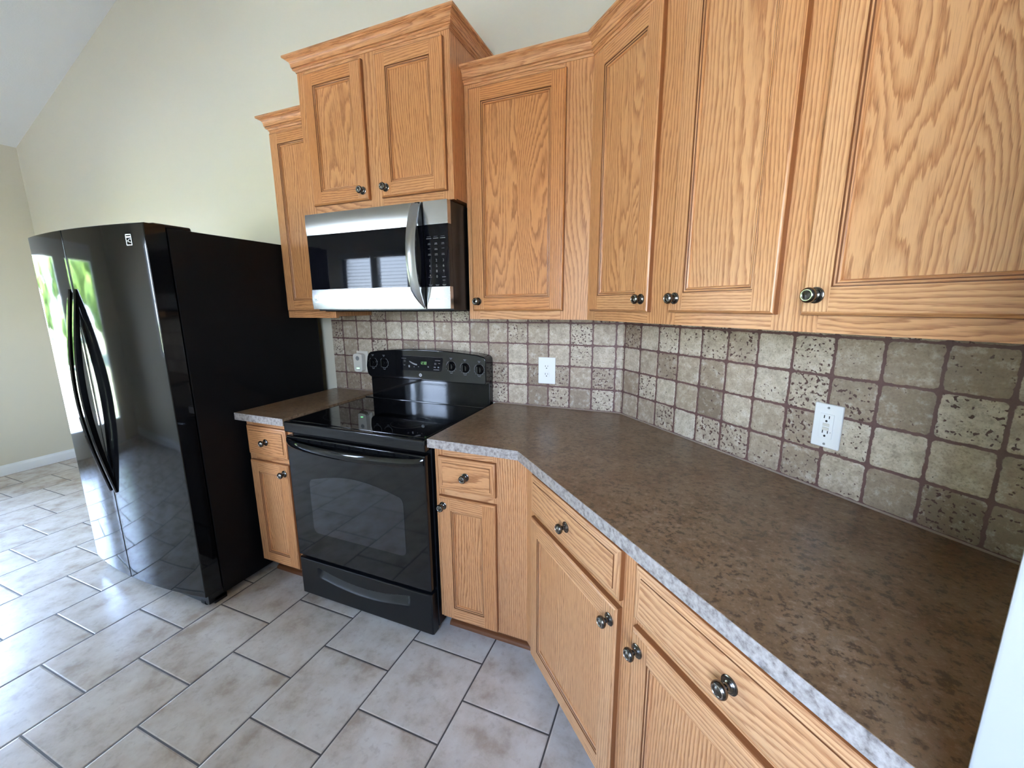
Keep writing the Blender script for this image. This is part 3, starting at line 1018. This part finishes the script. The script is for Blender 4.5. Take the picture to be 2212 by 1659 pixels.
# left run: joint lines at x = 0.618 - k*0.108
su = lambda x: (x - 0.618) * (0.1075 / 0.1083) + 0.1075 * 60
face((-1.092, -T0), (-0.780, -T0), su(-1.092), su(-0.780))
face((-0.780, -T0), (0.006, -T0), su(-0.780), su(0.006), z1=1.405)
face((0.006, -T0), (xi, -T0), su(0.006), su(xi))
a_, b_ = rwp(T0 * T8, T0), rwp(1.4135, T0)
ru = lambda s: (s - 0.126) + 0.1075 * 90
face((xi, -T0), b_, ru(0.0045), ru(1.4135))
for p, q in (((-1.092, -0.0005), (-1.092, -T0)),):
    face(p, q, 0.4, 0.41)
w0, w1 = rwp(0.0003, 0.0003), rwp(1.4135, 0.0003)
m.add([(-1.092, -T0, 0.9145), (xi, -T0, 0.9145), (*b_, 0.9145), (*w1, 0.9145), (XC, -0.0003, 0.9145), (-1.092, -0.0003, 0.9145)], [[5, 4, 3, 2, 1, 0]], 'travertine')
m.add([(-1.092, -T0, ZS), (xi, -T0, ZS), (*b_, ZS), (*w1, ZS), (XC, -0.0003, ZS), (-1.092, -0.0003, ZS)], [[0, 1, 2, 3, 4, 5]], 'travertine')
bs = obj('backsplash', m, weighted=False, org=(-0.2, -0.005, 0.914))
tag(bs, 'tumbled travertine tile backsplash with reddish-brown grout above the worktops', 'backsplash')
m = MB()
m.sweep([(-1.092, -T0), (-0.780, -T0)], [(0, 0.9142), (0.004, 0.9142), (0.0025, 0.9168), (0, 0.918)], 'caulk')
m.sweep([(0.006, -T0), (xi, -T0), b_], [(0, 0.9142), (0.004, 0.9142), (0.0025, 0.9168), (0, 0.918)], 'caulk')
obj('caulk_bead', m, bs, weighted=False)


# ------------------------------------------------------------------ outlets
def duplex(parent, x, z, y):
    for dz in (0.0195, -0.0195):
        m = MB()
        pts = [(x + 0.0172 * math.copysign(abs(math.cos(a)) ** 0.8, math.cos(a)), z + dz + 0.0143 * math.copysign(min(1, abs(math.sin(a)) * 1.12), math.sin(a)))
               for a in [2 * math.pi * i / 28 for i in range(28)]]
        m.prism(pts, 'y', y, y - 0.0028, 'white_plastic', bev=0.0006, seg=1)
        r = obj('receptacle', m, parent)
        s = MB()
        yy = y - 0.0030
        s.box(x - 0.0075, x - 0.0052, yy, yy + 0.001, z + dz - 0.001, z + dz + 0.0075, 'slot_dark')
        s.box(x + 0.0050, x + 0.0070, yy, yy + 0.001, z + dz + 0.000, z + dz + 0.0068, 'slot_dark')
        s.prism([(x + 0.0026 * math.cos(a), z + dz - 0.0072 + 0.0028 * math.sin(a)) for a in [i * 0.5236 for i in range(12)]], 'y', yy, yy + 0.001, 'slot_dark')
        obj('slots', s, r, weighted=False)
    m = MB(); m.lathe([(0.0001, 0.0014), (0.003, 0.0010), (0.0032, 0)], 'white_plastic', seg=12, at=(x, y, z)); obj('screw', m, parent)


o1 = thing('wall_outlet', 'white duplex outlet on the tiles right of the range', 'outlet', SW, (0.287, -T0, 1.099), 'wall outlets')
m = MB(); m.box(0.2435, 0.3305, -T0 - 0.006, -T0 + 0.0005, 1.034, 1.166, 'white_plastic', bev=0.0025); obj('cover_plate', m, o1)
duplex(o1, 0.287, 1.100, -T0 - 0.006)

o2 = thing('wall_outlet', 'white ground-fault outlet on the tiles of the angled wall', 'outlet', RW, (0.8865, -T0, 1.096), 'wall outlets')
m = MB(); m.box(0.8515, 0.9215, -T0 - 0.007, -T0 + 0.0005, 1.036, 1.156, 'white_plastic', bev=0.003, seg=3); obj('cover_plate', m, o2)
yy = -T0 - 0.007
m = MB(); m.box(0.8865 - 0.0168, 0.8865 + 0.0168, yy - 0.0025, yy, 1.096 - 0.0335, 1.096 + 0.0335, 'white_plastic', bev=0.001); rc = obj('receptacle', m, o2)
m = MB()
for dz in (0.0205, -0.0205):
    m = MB()
    m.box(0.8790, 0.8812, yy - 0.003, yy - 0.002, 1.096 + dz + 0.0005, 1.096 + dz + 0.0088, 'slot_dark')
    m.box(0.8915, 0.8935, yy - 0.003, yy - 0.002, 1.096 + dz + 0.0010, 1.096 + dz + 0.0082, 'slot_dark')
    m.prism([(0.8864 + 0.0028 * math.cos(a), 1.096 + dz - 0.0065 + 0.0030 * math.sin(a)) for a in [i * 0.5236 for i in range(12)]], 'y', yy - 0.003, yy - 0.002, 'slot_dark')
    obj('slots', m, rc, weighted=False)
m = MB(); m.box(0.8985, 0.9000, yy - 0.003, yy - 0.002, 1.0800, 1.0815, 'slot_dark'); obj('indicator_light', m, rc, weighted=False)
for z0, nm in ((1.0995, 'reset_button'), (1.0885, 'test_button')):
    m = MB(); m.box(0.8785, 0.8945, yy - 0.0038, yy - 0.002, z0 - 0.0042, z0 + 0.0042, 'cream_plastic', bev=0.0008); obj(nm, m, rc)
for z0 in (1.146, 1.046):
    m = MB(); m.lathe([(0.0001, 0.0014), (0.003, 0.0010), (0.0032, 0)], 'grey_plastic', seg=12, at=(0.8865, yy, z0)); obj('screw', m, o2)

o3 = thing('wall_outlet', 'white outlet plate behind the plug-in device, left of the range', 'outlet', SW, (-0.868, -T0, 1.098), 'wall outlets')
m = MB(); m.box(-0.910, -0.825, -T0 - 0.006, -T0 + 0.0005, 1.032, 1.156, 'cream_plastic', bev=0.0025); obj('cover_plate', m, o3)
duplex(o3, -0.868, 1.096, -T0 - 0.006)
nl = thing('plug_in_device', 'cream plug-in device with a green light, left of the range', 'night light', SW, (-0.875, -0.03, 1.035))
pts = []
cx_, hw = -0.8745, 0.0335
for a in range(0, 181, 15):
    pts.append((cx_ + hw * math.copysign(abs(math.cos(math.radians(a))) ** 0.6, math.cos(math.radians(a))), 1.128 + 0.016 * math.sin(math.radians(a))))
for a in range(180, 361, 15):
    pts.append((cx_ + (hw - 0.003) * math.copysign(abs(math.cos(math.radians(a))) ** 0.6, math.cos(math.radians(a))), 1.048 + 0.014 * math.sin(math.radians(a))))
m = MB(); m.prism(pts, 'y', -0.0205, -0.050, 'cream_plastic', bev=0.004, seg=3); obj('housing', m, nl)
m = MB(); m.lathe([(0.0001, 0.0012), (0.0125, 0.0010), (0.0135, 0.0)], 'grey_plastic', seg=24, at=(cx_, -0.050, 1.116)); obj('sensor_disc', m, nl)
m = MB(); m.prism([(cx_ - 0.013, 1.0565), (cx_, 1.0535), (cx_ + 0.013, 1.0565), (cx_, 1.0605)], 'y', -0.0498, -0.0508, 'green_led'); obj('indicator_light', m, nl, weighted=False)

# ------------------------------------------------------------------ microwave
X0, X1, YM, Z0, Z1 = -0.762, -0.003, -0.433, 1.407, 1.8355
mw = thing('microwave', 'over-the-range microwave with stainless trim and black glass door', 'microwave', SW, ((X0 + X1) / 2, -0.2, Z0))
m = MB()
m.box(X0 + 0.002, X1 - 0.001, YM + 0.030, -0.012, Z0 - 0.008, Z1 + 0.002, 'black_satin', bev=0.003)
obj('body', m, mw)
XD = -0.122
m = MB()
m.box(X0, XD, YM + 0.004, YM + 0.029, Z0, Z1, 'black_satin', bev=0.002)
d = obj('door', m, mw)
def bowed(m, xa, xb, za, zb, y, mat, bul=0.004, n=8):
    """panel with a gentle outward bow across its height"""
    prof = [(y + 0.008, za)] + [(y - bul * math.sin(math.pi * i / n), za + (zb - za) * i / n) for i in range(n + 1)] + [(y + 0.008, zb)]
    vs = [(xa, a, b) for a, b in prof] + [(xb, a, b) for a, b in prof]
    k = len(prof)
    m.add(vs, [[i, i + k, i + k + 1, i + 1] for i in range(k - 1)] + [list(range(k)), list(range(2 * k - 1, k - 1, -1))], mat)
m = MB(); bowed(m, X0, XD, 1.7445, Z1, YM, 'stainless', 0.003); obj('upper_trim', m, d)
m = MB(); m.box(X0 + 0.001, XD, YM - 0.0005, YM + 0.006, 1.4985, 1.7440, 'dark_glass', bev=0.0008); obj('window', m, d)
m = MB(); bowed(m, X0, XD, Z0, 1.4980, YM, 'stainless', 0.003); m.box(X0, XD, YM - 0.0015, YM + 0.004, 1.4965, 1.4985, 'chrome'); lt = obj('lower_trim', m, d)
# bowed handle
n = 18
pf = []
for i in range(n + 1):
    q = i / n
    z = 1.833 - (1.833 - 1.409) * q
    b = math.sin(math.pi * q) ** 0.75
    y = YM - 0.004 - 0.058 * b
    xr = -0.1235
    w = 0.046 * (1 - 0.9 * max(0, (q - 0.80) / 0.20) ** 1.6)
    pf.append((xr - w, xr, y, z, b))
vs, fs = [], []
for a, b2, y, z, b in pf:
    th = 0.006 + 0.006 * b
    vs += [(a, y + 0.002, z), (a + (b2 - a) * 0.30, y - 0.002, z), (a + (b2 - a) * 0.70, y - 0.002, z), (b2, y + 0.002, z), (b2, y + th, z), (a, y + th, z)]
for i in range(n):
    for k in range(6):
        j = (k + 1) % 6
        fs.append([i * 6 + k, (i + 1) * 6 + k, (i + 1) * 6 + j, i * 6 + j])
fs += [[5, 4, 3, 2, 1, 0], [n * 6 + k for k in range(6)]]
m = MB(); m.add(vs, fs, 'stainless')
m.box(-0.150, -0.128, YM - 0.008, YM + 0.004, 1.815, 1.834, 'black_satin', bev=0.001)
obj('handle', m, d)
# emblem on the lower trim
def emblem(parent, cx, cz, y, w, h, rot=0.0, nm='emblem'):
    m = MB()
    def bar(x0, x1, z0, z1, yy=0.0):
        m.box(cx + x0 * w, cx + x1 * w, y - 0.0008 - yy, y + 0.0006, cz + z0 * h, cz + z1 * h, 'badge_silver')
    bar(-0.5, -0.42, -0.46, 0.46); bar(0.42, 0.5, -0.46, 0.46); bar(-0.46, 0.46, 0.43, 0.5); bar(-0.46, 0.46, -0.5, -0.43)
    bar(-0.42, 0.42, 0.19, 0.31)
    for sgn in (1,):
        pts = []
        for i in range(9):
            q = i / 8
            pts.append((cx + (-0.45 + 0.9 * q) * w, cz + (-0.08 - 0.16 * q + 0.02 * math.sin(q * 6.28)) * h))
        m.tube([(p[0], y - 0.0006, p[1]) for p in pts], [0.035 * w] * 9, 'badge_silver', seg=6)
        pts = []
        for i in range(9):
            q = i / 8
            pts.append((cx + (-0.16 + 0.60 * q) * w, cz + (-0.10 + 0.17 * math.sin(q * math.pi * 0.82)) * h))
        m.tube([(p[0], y - 0.0006, p[1]) for p in pts], [0.035 * w] * 9, 'badge_silver', seg=6)
    c_, s_ = math.cos(rot), math.sin(rot)
    m.v = [Vector((cx + (p.x - cx) * c_ - (p.y - y) * s_, y + (p.x - cx) * s_ + (p.y - y) * c_, p.z)) for p in m.v]
    return obj(nm, m, parent, weighted=False)
emblem(d, -0.7345, 1.4555, YM - 0.0034, 0.023, 0.036)
# control column
m = MB()
m.box(XD + 0.004, X1, YM + 0.004, YM + 0.029, Z0, Z1, 'black_satin', bev=0.002)
cp = obj('control_panel', m, mw)
m = MB(); m.box(-0.1165, X1 + 0.0005, YM, YM + 0.028, 1.7445, Z1, 'stainless', bev=0.0015); obj('upper_trim', m, cp)
m = MB(); m.box(-0.1165, X1 + 0.0005, YM, YM + 0.028, Z0, 1.4985, 'stainless', bev=0.0015)
obj('lower_trim', m, cp)
m = MB()
for k in range(3):
    xx = -0.100 + k * 0.029
    m.box(xx, xx + 0.025, YM - 0.0012, YM + 0.001, 1.4455, 1.4515, 'white_button', bev=0.0006)
obj('button_strip', m, cp, weighted=False)
m = MB(); m.box(-0.1160, X1, YM + 0.0008, YM + 0.006, 1.4990, 1.7440, 'dark_glass', bev=0.0008); kp = obj('keypad', m, cp)
m = MB()
ky = YM + 0.0004
def dash(x, z, w, h=0.0022): m.box(x - w / 2, x + w / 2, ky, ky + 0.001, z - h / 2, z + h / 2, 'grey_print')
kxs = (-0.0945, -0.0620, -0.0290)
for i, x in enumerate(kxs):
    dash(x, 1.6905, 0.024, 0.0026)
    dash(x, 1.6975, 0.018, 0.0010)
    for zz in (1.669, 1.648, 1.627):
        dash(x, zz + 0.0022, 0.012, 0.0016)
        if (zz, i) not in ((1.648, 0), (1.648, 2)):
            dash(x, zz - 0.0022, 0.014, 0.0016)
    dash(x, 1.506, 0.018, 0.0014); dash(x, 1.5025, 0.012, 0.0014)
for r, row in enumerate(('123', '456', '789')):
    for i, ch in enumerate(row):
        text_faces(ch, 0.0145, kxs[i], 1.603 - r * 0.0215, ky, m, 'grey_print')
text_faces('0', 0.0145, kxs[1], 1.5385, ky, m, 'grey_print')
dash(kxs[0], 1.5370, 0.016, 0.0018); dash(kxs[2], 1.5370, 0.018, 0.0024); dash(kxs[2], 1.5235, 0.012, 0.0012)
m.prism([(kxs[0] + 0.0028 * math.cos(a), 1.5445 + 0.0028 * math.sin(a)) for a in [i * 0.5236 for i in range(12)]], 'y', ky, ky + 0.001, 'grey_print')
obj('key_legends', m, kp, weighted=False)
m = MB()
m.box(X0 + 0.02, X1 - 0.02, YM + 0.05, -0.06, Z0 - 0.012, Z0 - 0.0075, 'black_matte', bev=0.002)
obj('bottom_vent', m, mw)

# ------------------------------------------------------------------ range
X0, X1, YR = -0.7745, -0.0085, -0.655
rg = thing('electric_range', 'black freestanding electric range between the two worktops', 'stove', SW, ((X0 + X1) / 2, -0.35, 0))
m = MB()
m.box(X0, X1, YR + 0.045, -0.030, 0.035, 0.893, 'black_satin', bev=0.004)
m.box(X0 + 0.03, X1 - 0.03, YR + 0.09, -0.05, 0.0005, 0.036, 'black_matte')
obj('body', m, rg)
m = MB()
m.box(X0 - 0.0005, X1 + 0.0005, YR - 0.002, -0.030, 0.853, 0.9035, 'black_gloss', bev=0.006, seg=3)
m.box(X0 + 0.012, X1 - 0.012, YR + 0.022, -0.125, 0.9030, 0.9062, 'ceramic_glass', bev=0.0012)
m.box(X0 + 0.006, X1 - 0.006, -0.125, -0.05, 0.9030, 0.9105, 'black_gloss', bev=0.003, seg=2)
ct = obj('cooktop', m, rg)
for bx, by, br in ((-0.575, -0.47, 0.105), (-0.205, -0.47, 0.088), (-0.575, -0.23, 0.078), (-0.205, -0.23, 0.105)):
    m = MB()
    m.lathe([(br - 0.0012, 0.90625), (br + 0.0012, 0.90635), (br + 0.0016, 0.90622)], 'burner_print', seg=48, axis='z', at=(bx, by, 0))
    m.lathe([(br * 0.62 - 0.0006, 0.90625), (br * 0.62 + 0.0006, 0.90635), (br * 0.62 + 0.0010, 0.90622)], 'burner_print', seg=48, axis='z', at=(bx, by, 0))
    obj('burner_ring', m, ct, weighted=False)
# oven door
m = MB()
m.box(X0 + 0.004, X1 - 0.004, YR, YR + 0.043, 0.231, 0.838, 'black_gloss', bev=0.006, seg=3)
od = obj('oven_door', m, rg)
pts = []
wl, wr, wb = -0.651, -0.129, 0.372
def arc(cx, cz, r, a0, a1, n=6): return [(cx + r * math.cos(math.radians(a0 + (a1 - a0) * i / n)), cz + r * math.sin(math.radians(a0 + (a1 - a0) * i / n))) for i in range(n + 1)]
pts += arc(wl + 0.028, wb + 0.028, 0.028, 180, 270)
pts += arc(wr - 0.028, wb + 0.028, 0.028, 270, 360)
r_ = 0.030
top = []
for i in range(25):
    q = i / 24
    top.append((wr - (wr - wl) * q, 0.636 + 0.044 * math.sin(math.pi * q)))
pts += [(wr, 0.600), (wr - 0.001, 0.618), (wr - 0.006, 0.632), (wr - 0.016, 0.6405)] + top[2:-2] + [(wl + 0.016, 0.6405), (wl + 0.006, 0.632), (wl + 0.001, 0.618), (wl, 0.600)]
m = MB(); m.prism(pts, 'y', YR - 0.0006, YR + 0.004, 'oven_glass')
obj('window', m, od, weighted=False)
# oven handle: bowed bar across the top of the door
m = MB()
n = 26
vs, fs = [], []
for i in range(n + 1):
    q = i / n
    x = X0 + 0.010 + (X1 - X0 - 0.020) * q
    b = math.sin(math.pi * q) ** 0.55
    y = YR + 0.004 - 0.046 * b
    zc_ = 0.812 - 0.010 * b
    hh = 0.019
    for k in range(10):
        a = 2 * math.pi * k / 10
        vs.append((x, y + 0.010 * math.cos(a), zc_ + hh * math.sin(a)))
for i in range(n):
    for k in range(10):
        j = (k + 1) % 10
        fs.append([i * 10 + k, i * 10 + j, (i + 1) * 10 + j, (i + 1) * 10 + k])
fs += [list(range(10))[::-1], [n * 10 + k for k in range(10)]]
m.add(vs, fs, 'black_gloss')
obj('handle', m, od)
m = MB()
for k in range(8):
    xa = X0 + 0.075 + k * 0.078
    for zz in (0.8275, 0.8200):
        m.box(xa, xa + 0.066, YR - 0.0012, YR + 0.003, zz - 0.0018, zz + 0.0018, 'black_matte')
obj('vent_slots', m, od, weighted=False)
# storage drawer with a scooped pull pressed into its front
def scoop(x, z):
    xa, xb = -0.655, -0.128
    q = (x - xa) / (xb - xa)
    if q <= 0 or q >= 1:
        return 0.0
    sag = 0.036 * math.sin(math.pi * q)
    zt, zb = 0.184 - sag, 0.132 - sag * 0.85
    t = (z - zb) / (zt - zb)
    if t <= 0 or t >= 1:
        return 0.0
    end = min(1.0, min(q, 1 - q) / 0.035)
    return 0.024 * (t ** 0.85) * math.sqrt(end) * min(1.0, (1 - t) / 0.06)


m = MB()
m.box(X0 + 0.004, X1 - 0.004, YR + 0.028, YR + 0.043, 0.022, 0.216, 'black_satin')
xs = [X0 + 0.004 + (X1 - X0 - 0.008) * i / 150 for i in range(151)]
zs = [0.022 + 0.194 * j / 90 for j in range(91)]
def edge_round(x, z):
    d_ = min(x - xs[0], xs[-1] - x, z - zs[0], zs[-1] - z)
    return 0.0 if d_ > 0.006 else 0.006 - math.sqrt(max(0.0, 0.006 ** 2 - (0.006 - d_) ** 2))
vs = [(x, YR + scoop(x, z) + edge_round(x, z), z) for z in zs for x in xs]
fs = [[j * 151 + i, j * 151 + i + 1, (j + 1) * 151 + i + 1, (j + 1) * 151 + i] for j in range(90) for i in range(150)]
m.add(vs, fs, 'black_satin')
rim = [j for j in range(151)] + [k * 151 + 150 for k in range(1, 91)] + [90 * 151 + i for i in range(149, -1, -1)] + [k * 151 for k in range(89, 0, -1)]
rv = [vs[i] for i in rim]
m.add(rv + [(p[0], YR + 0.03, p[2]) for p in rv], [[i, i + len(rv), (i + 1) % len(rv) + len(rv), (i + 1) % len(rv)] for i in range(len(rv))], 'black_satin')
dw = obj('storage_drawer', m, rg)
# backguard
m = MB()
m.box(X0 + 0.001, X1 - 0.001, -0.056, -0.013, 0.893, 1.045, 'black_gloss', bev=0.003)
bg = obj('backguard', m, rg)
YP = -0.097
def ztop(x):
    q = (x - X0) / (X1 - X0)
    return 1.158 + 0.030 * math.sin(math.pi * (0.06 + 0.88 * q)) + 0.004 * q
pts = arc(X0 + 0.045, 1.022 + 0.035, 0.036, 190, 268, 6)
pts += [(X1 - 0.012, 1.020), (X1 - 0.003, 1.024), (X1, 1.034), (X1, ztop(X1) - 0.030), (X1 - 0.003, ztop(X1) - 0.014), (X1 - 0.014, ztop(X1) - 0.003)]
for i in range(1, 20):
    x = X1 - 0.014 - (X1 - X0 - 0.060) * i / 20
    pts.append((x, ztop(x)))
pts += [(X0 + 0.040, ztop(X0) + 0.001), (X0 + 0.026, ztop(X0) - 0.008), (X0 + 0.016, ztop(X0) - 0.026), (X0 + 0.006, 1.085)]
m = MB()
m.prism(pts, 'y', -0.014, YP, 'black_gloss', bev=0.005, seg=3, bev_sel=lambda e: e.verts[0].co.y < YP + 1e-4 and e.verts[1].co.y < YP + 1e-4)
pn_ = obj('control_panel', m, rg)
m = MB()
dx0, dx1 = -0.522, -0.262
m.prism([(dx0 - 0.006, 1.072), (dx1 - 0.012, 1.076), (dx1 - 0.004, 1.084), (dx1 + 0.004, 1.143), (dx1, 1.150), (dx0 + 0.008, 1.153), (dx0 + 0.001, 1.147), (dx0 - 0.010, 1.080)], 'y', YP - 0.0008, YP + 0.004, 'dark_glass')
dp = obj('display', m, pn_, weighted=False)
m = MB()
ky = YP - 0.0012
for (x, z, w, h) in ((-0.505, 1.139, 0.030, 0.0016), (-0.500, 1.128, 0.012, 0.0012), (-0.500, 1.122, 0.012, 0.0012), (-0.503, 1.101, 0.010, 0.0022),
                     (-0.472, 1.096, 0.010, 0.012), (-0.290, 1.134, 0.030, 0.0022), (-0.305, 1.119, 0.012, 0.0018), (-0.305, 1.113, 0.012, 0.0018), (-0.281, 1.119, 0.010, 0.0018),
                     (-0.309, 1.098, 0.012, 0.0045), (-0.287, 1.098, 0.009, 0.0060), (-0.300, 1.0845, 0.034, 0.0030), (-0.350, 1.098, 0.007, 0.0055), (-0.440, 1.094, 0.006, 0.0022), (-0.412, 1.096, 0.005, 0.0028)):
    m = MB()
    m.box(x - w / 2, x + w / 2, ky, ky + 0.001, z - h / 2, z + h / 2, 'grey_print')
    obj('legend', m, dp, weighted=False)
m = MB()
m.add([(-0.469 + 0.048 * q, ky, 1.126 - 0.016 * math.sin(1.4 * q)) for q in [i / 8 for i in range(9)]] + [(-0.469 + 0.048 * q, ky, 1.120 - 0.017 * math.sin(1.55 * q)) for q in [i / 8 for i in range(9)]],
      [[i, i + 9, i + 10, i + 1] for i in range(8)], 'grey_print', smooth=False)
obj('legend', m, dp, weighted=False)
# clock digits in seven bars each
SEG = {'1': 'bc', '2': 'abged', '3': 'abgcd', '8': 'abcdefg'}
m = MB()
for i, ch in enumerate('1238'):
    ox, oz, w, h = -0.4005 + i * 0.0105, 1.1105, 0.0068, 0.0135
    sl = 0.0016
    for s in SEG[ch]:
        def Pp(u, v): return (ox + u * w + sl * v, oz + v * h)
        T = 0.0013
        (u0, v0), (u1, v1) = {'a': ((0, 1), (1, 1)), 'b': ((1, 1), (1, .5)), 'c': ((1, .5), (1, 0)), 'd': ((0, 0), (1, 0)), 'e': ((0, 0), (0, .5)), 'f': ((0, .5), (0, 1)), 'g': ((0, .5), (1, .5))}[s]
        a, b = Pp(u0, v0), Pp(u1, v1)
        if v0 == v1:
            q = [(a[0] + T * .4, a[1] - T / 2), (b[0] - T * .4, b[1] - T / 2), (b[0] - T * .4, b[1] + T / 2), (a[0] + T * .4, a[1] + T / 2)]
        else:
            q = [(a[0] - T / 2, a[1]), (a[0] + T / 2, a[1]), (b[0] + T / 2, b[1]), (b[0] - T / 2, b[1])]
        m.add([(p[0], ky - 0.0002, p[1]) for p in q], [[0, 1, 2, 3]], 'green_digit', smooth=False)
obj('clock_digits', m, dp, weighted=False)
m = MB()
m.lathe([(0.0068, 0.0006), (0.0076, 0.0010), (0.0084, 0.0006)], 'badge_silver', seg=28, at=(-0.402, YP, 1.0505))
text_faces('GE', 0.0085, -0.402, 1.0505, YP - 0.0006, m, 'badge_silver')
obj('emblem', m, pn_, weighted=False)
for kx_, kz_ in ((-0.718, 1.1065), (-0.641, 1.1065), (-0.2095, 1.1085), (-0.1275, 1.1035), (-0.0455, 1.0995)):
    m = MB()
    m.lathe([(0.0001, 0.019), (0.017, 0.0185), (0.0195, 0.016), (0.0205, 0.006), (0.0245, 0.002), (0.0250, 0.0)], 'black_gloss', seg=32, at=(kx_, YP, kz_))
    m.box(kx_ - 0.0048, kx_ + 0.0048, YP - 0.029, YP - 0.015, kz_ - 0.019, kz_ + 0.019, 'black_gloss', bev=0.0025)
    kb = obj('control_knob', m, pn_)
    m = MB()
    seg = 40
    r0, r1 = 0.0272, 0.0286
    vs, fs = [], []
    for i in range(seg + 1):
        a = math.radians(120 + 300 * i / seg)
        vs += [(kx_ + r0 * math.cos(a), YP - 0.0006, kz_ + r0 * math.sin(a)), (kx_ + r1 * math.cos(a), YP - 0.0006, kz_ + r1 * math.sin(a))]
    for i in range(seg):
        fs.append([2 * i, 2 * i + 1, 2 * i + 3, 2 * i + 2])
    m.add(vs, fs, 'grey_print', smooth=False)
    m.box(kx_ - 0.0035, kx_ + 0.0035, YP - 0.0007, YP, kz_ + 0.0355, kz_ + 0.0385, 'grey_print')
    m.box(kx_ - 0.0080, kx_ + 0.0080, YP - 0.0007, YP, kz_ + 0.0415, kz_ + 0.0440, 'grey_print')
    m.box(kx_ - 0.0070, kx_ + 0.0070, YP - 0.0007, YP, kz_ - 0.0375, kz_ - 0.0352, 'grey_print')
    for a in (205, 230, 255, 285, 310, 335):
        ca, sa = math.cos(math.radians(a)), math.sin(math.radians(a))
        m.box(kx_ + 0.0318 * ca - 0.0011, kx_ + 0.0318 * ca + 0.0011, YP - 0.0007, YP, kz_ + 0.0318 * sa - 0.0011, kz_ + 0.0318 * sa + 0.0011, 'grey_print')
    obj('dial_marks', m, kb, weighted=False)

# ------------------------------------------------------------------ refrigerator
FX0, FX1, FXM = -2.052, -1.120, -1.640
fr_ = thing('refrigerator', 'black side-by-side refrigerator with two curved handles', 'refrigerator', SW, ((FX0 + FX1) / 2, -0.45, 0))
m = MB()
m.box(FX0 + 0.004, FX1, -0.815, -0.085, 0.030, 1.745, 'black_texture', bev=0.005, seg=2)
obj('body', m, fr_)
m = MB(); m.box(FX0 + 0.03, FX1 - 0.004, -0.885, -0.80, 0.012, 0.060, 'black_satin', bev=0.004)
gr_ = obj('base_grille', m, fr_)
for gx in (FX0 + 0.10, FX1 - 0.045):
    m = MB(); m.lathe([(0.0001, -0.014), (0.017, -0.014), (0.017, 0.014), (0.0001, 0.014)], 'black_satin', seg=20, axis='x', at=(gx, -0.872, 0.0175)); obj('roller', m, fr_)
m = MB(); m.box(FX0 + 0.02, FX1 - 0.003, -0.16, -0.10, 0.0005, 0.034, 'black_matte'); obj('foot', m, fr_)
m = MB(); m.box(FX1 - 0.05, FX1 - 0.004, -0.86, -0.80, 0.0005, 0.034, 'black_satin', bev=0.003); obj('foot', m, fr_)
FC = (FX0 + FX1) / 2
FRAD = 2.66
def fy(x): return -0.9395 + FRAD - math.sqrt(FRAD * FRAD - (x - FC) ** 2)
def fridge_door(xa, xb, nm):
    n = 18
    pts = [(xa + (xb - xa) * i / n, -(-fy(xa + (xb - xa) * i / n))) for i in range(n + 1)]
    pts = pts + [(xb, -0.822), (xa, -0.822)]
    m = MB()
    m.prism(pts, 'z', 0.062, 1.754, 'black_gloss', bev=0.0035, seg=3,
            bev_sel=lambda e: (min(e.verts[0].co.y, e.verts[1].co.y) < -0.85 and max(e.verts[0].co.y, e.verts[1].co.y) < -0.84 and
                               (abs(e.verts[0].co.z - e.verts[1].co.z) < 0.1 or min(abs(e.verts[0].co.x - xa), abs(e.verts[0].co.x - xb)) < 1e-4)))
    return obj(nm, m, fr_)
fz = fridge_door(FX0, FXM - 0.002, 'door')
ff = fridge_door(FXM + 0.002, FX1 + 0.001, 'door')
m = MB(); m.box(FX0 + 0.01, FX1 - 0.012, -0.823, -0.812, 0.07, 1.745, 'black_matte'); obj('gasket', m, fr_, weighted=False)
for door_, hx in ((fz, FXM - 0.0265), (ff, FXM + 0.0255)):
    m = MB()
    n = 30
    vs, fs = [], []
    for i in range(n + 1):
        q = i / n
        z = 1.503 - (1.503 - 0.535) * q
        b = math.sin(math.pi * q)
        y = fy(hx) - 0.006 - 0.054 * b
        th = 0.013 + 0.013 * b
        w = 0.0092
        vs += [(hx - w * 0.55, y - 0.0005, z), (hx + w * 0.55, y - 0.0005, z), (hx + w, y + 0.004, z), (hx + w, y + th, z), (hx - w, y + th, z), (hx - w, y + 0.004, z)]
    for i in range(n):
        for k in range(6):
            j = (k + 1) % 6
            fs.append([i * 6 + k, i * 6 + j, (i + 1) * 6 + j, (i + 1) * 6 + k])
    fs += [[5, 4, 3, 2, 1, 0], [n * 6 + k for k in range(6)]]
    m.add(vs, [f[::-1] for f in fs], 'black_gloss')
    obj('handle', m, door_)
m = MB()
m.prism([(FX1 - 0.070, -0.868), (FX1 - 0.006, -0.862), (FX1 - 0.006, -0.72), (FX1 - 0.050, -0.69), (FX1 - 0.070, -0.74)], 'z', 1.7452, 1.7600, 'black_satin', bev=0.005, seg=2)
obj('hinge_cover', m, fr_)
m = MB()
m.prism([(FX0 + 0.070, -0.868), (FX0 + 0.008, -0.862), (FX0 + 0.008, -0.72), (FX0 + 0.050, -0.69), (FX0 + 0.070, -0.74)], 'z', 1.7452, 1.7600, 'black_satin', bev=0.005, seg=2)
obj('hinge_cover', m, fr_)
emblem(ff, -1.2035, 1.690, fy(-1.2035) - 0.0002, 0.030, 0.044, rot=math.asin((-1.2035 - FC) / FRAD))
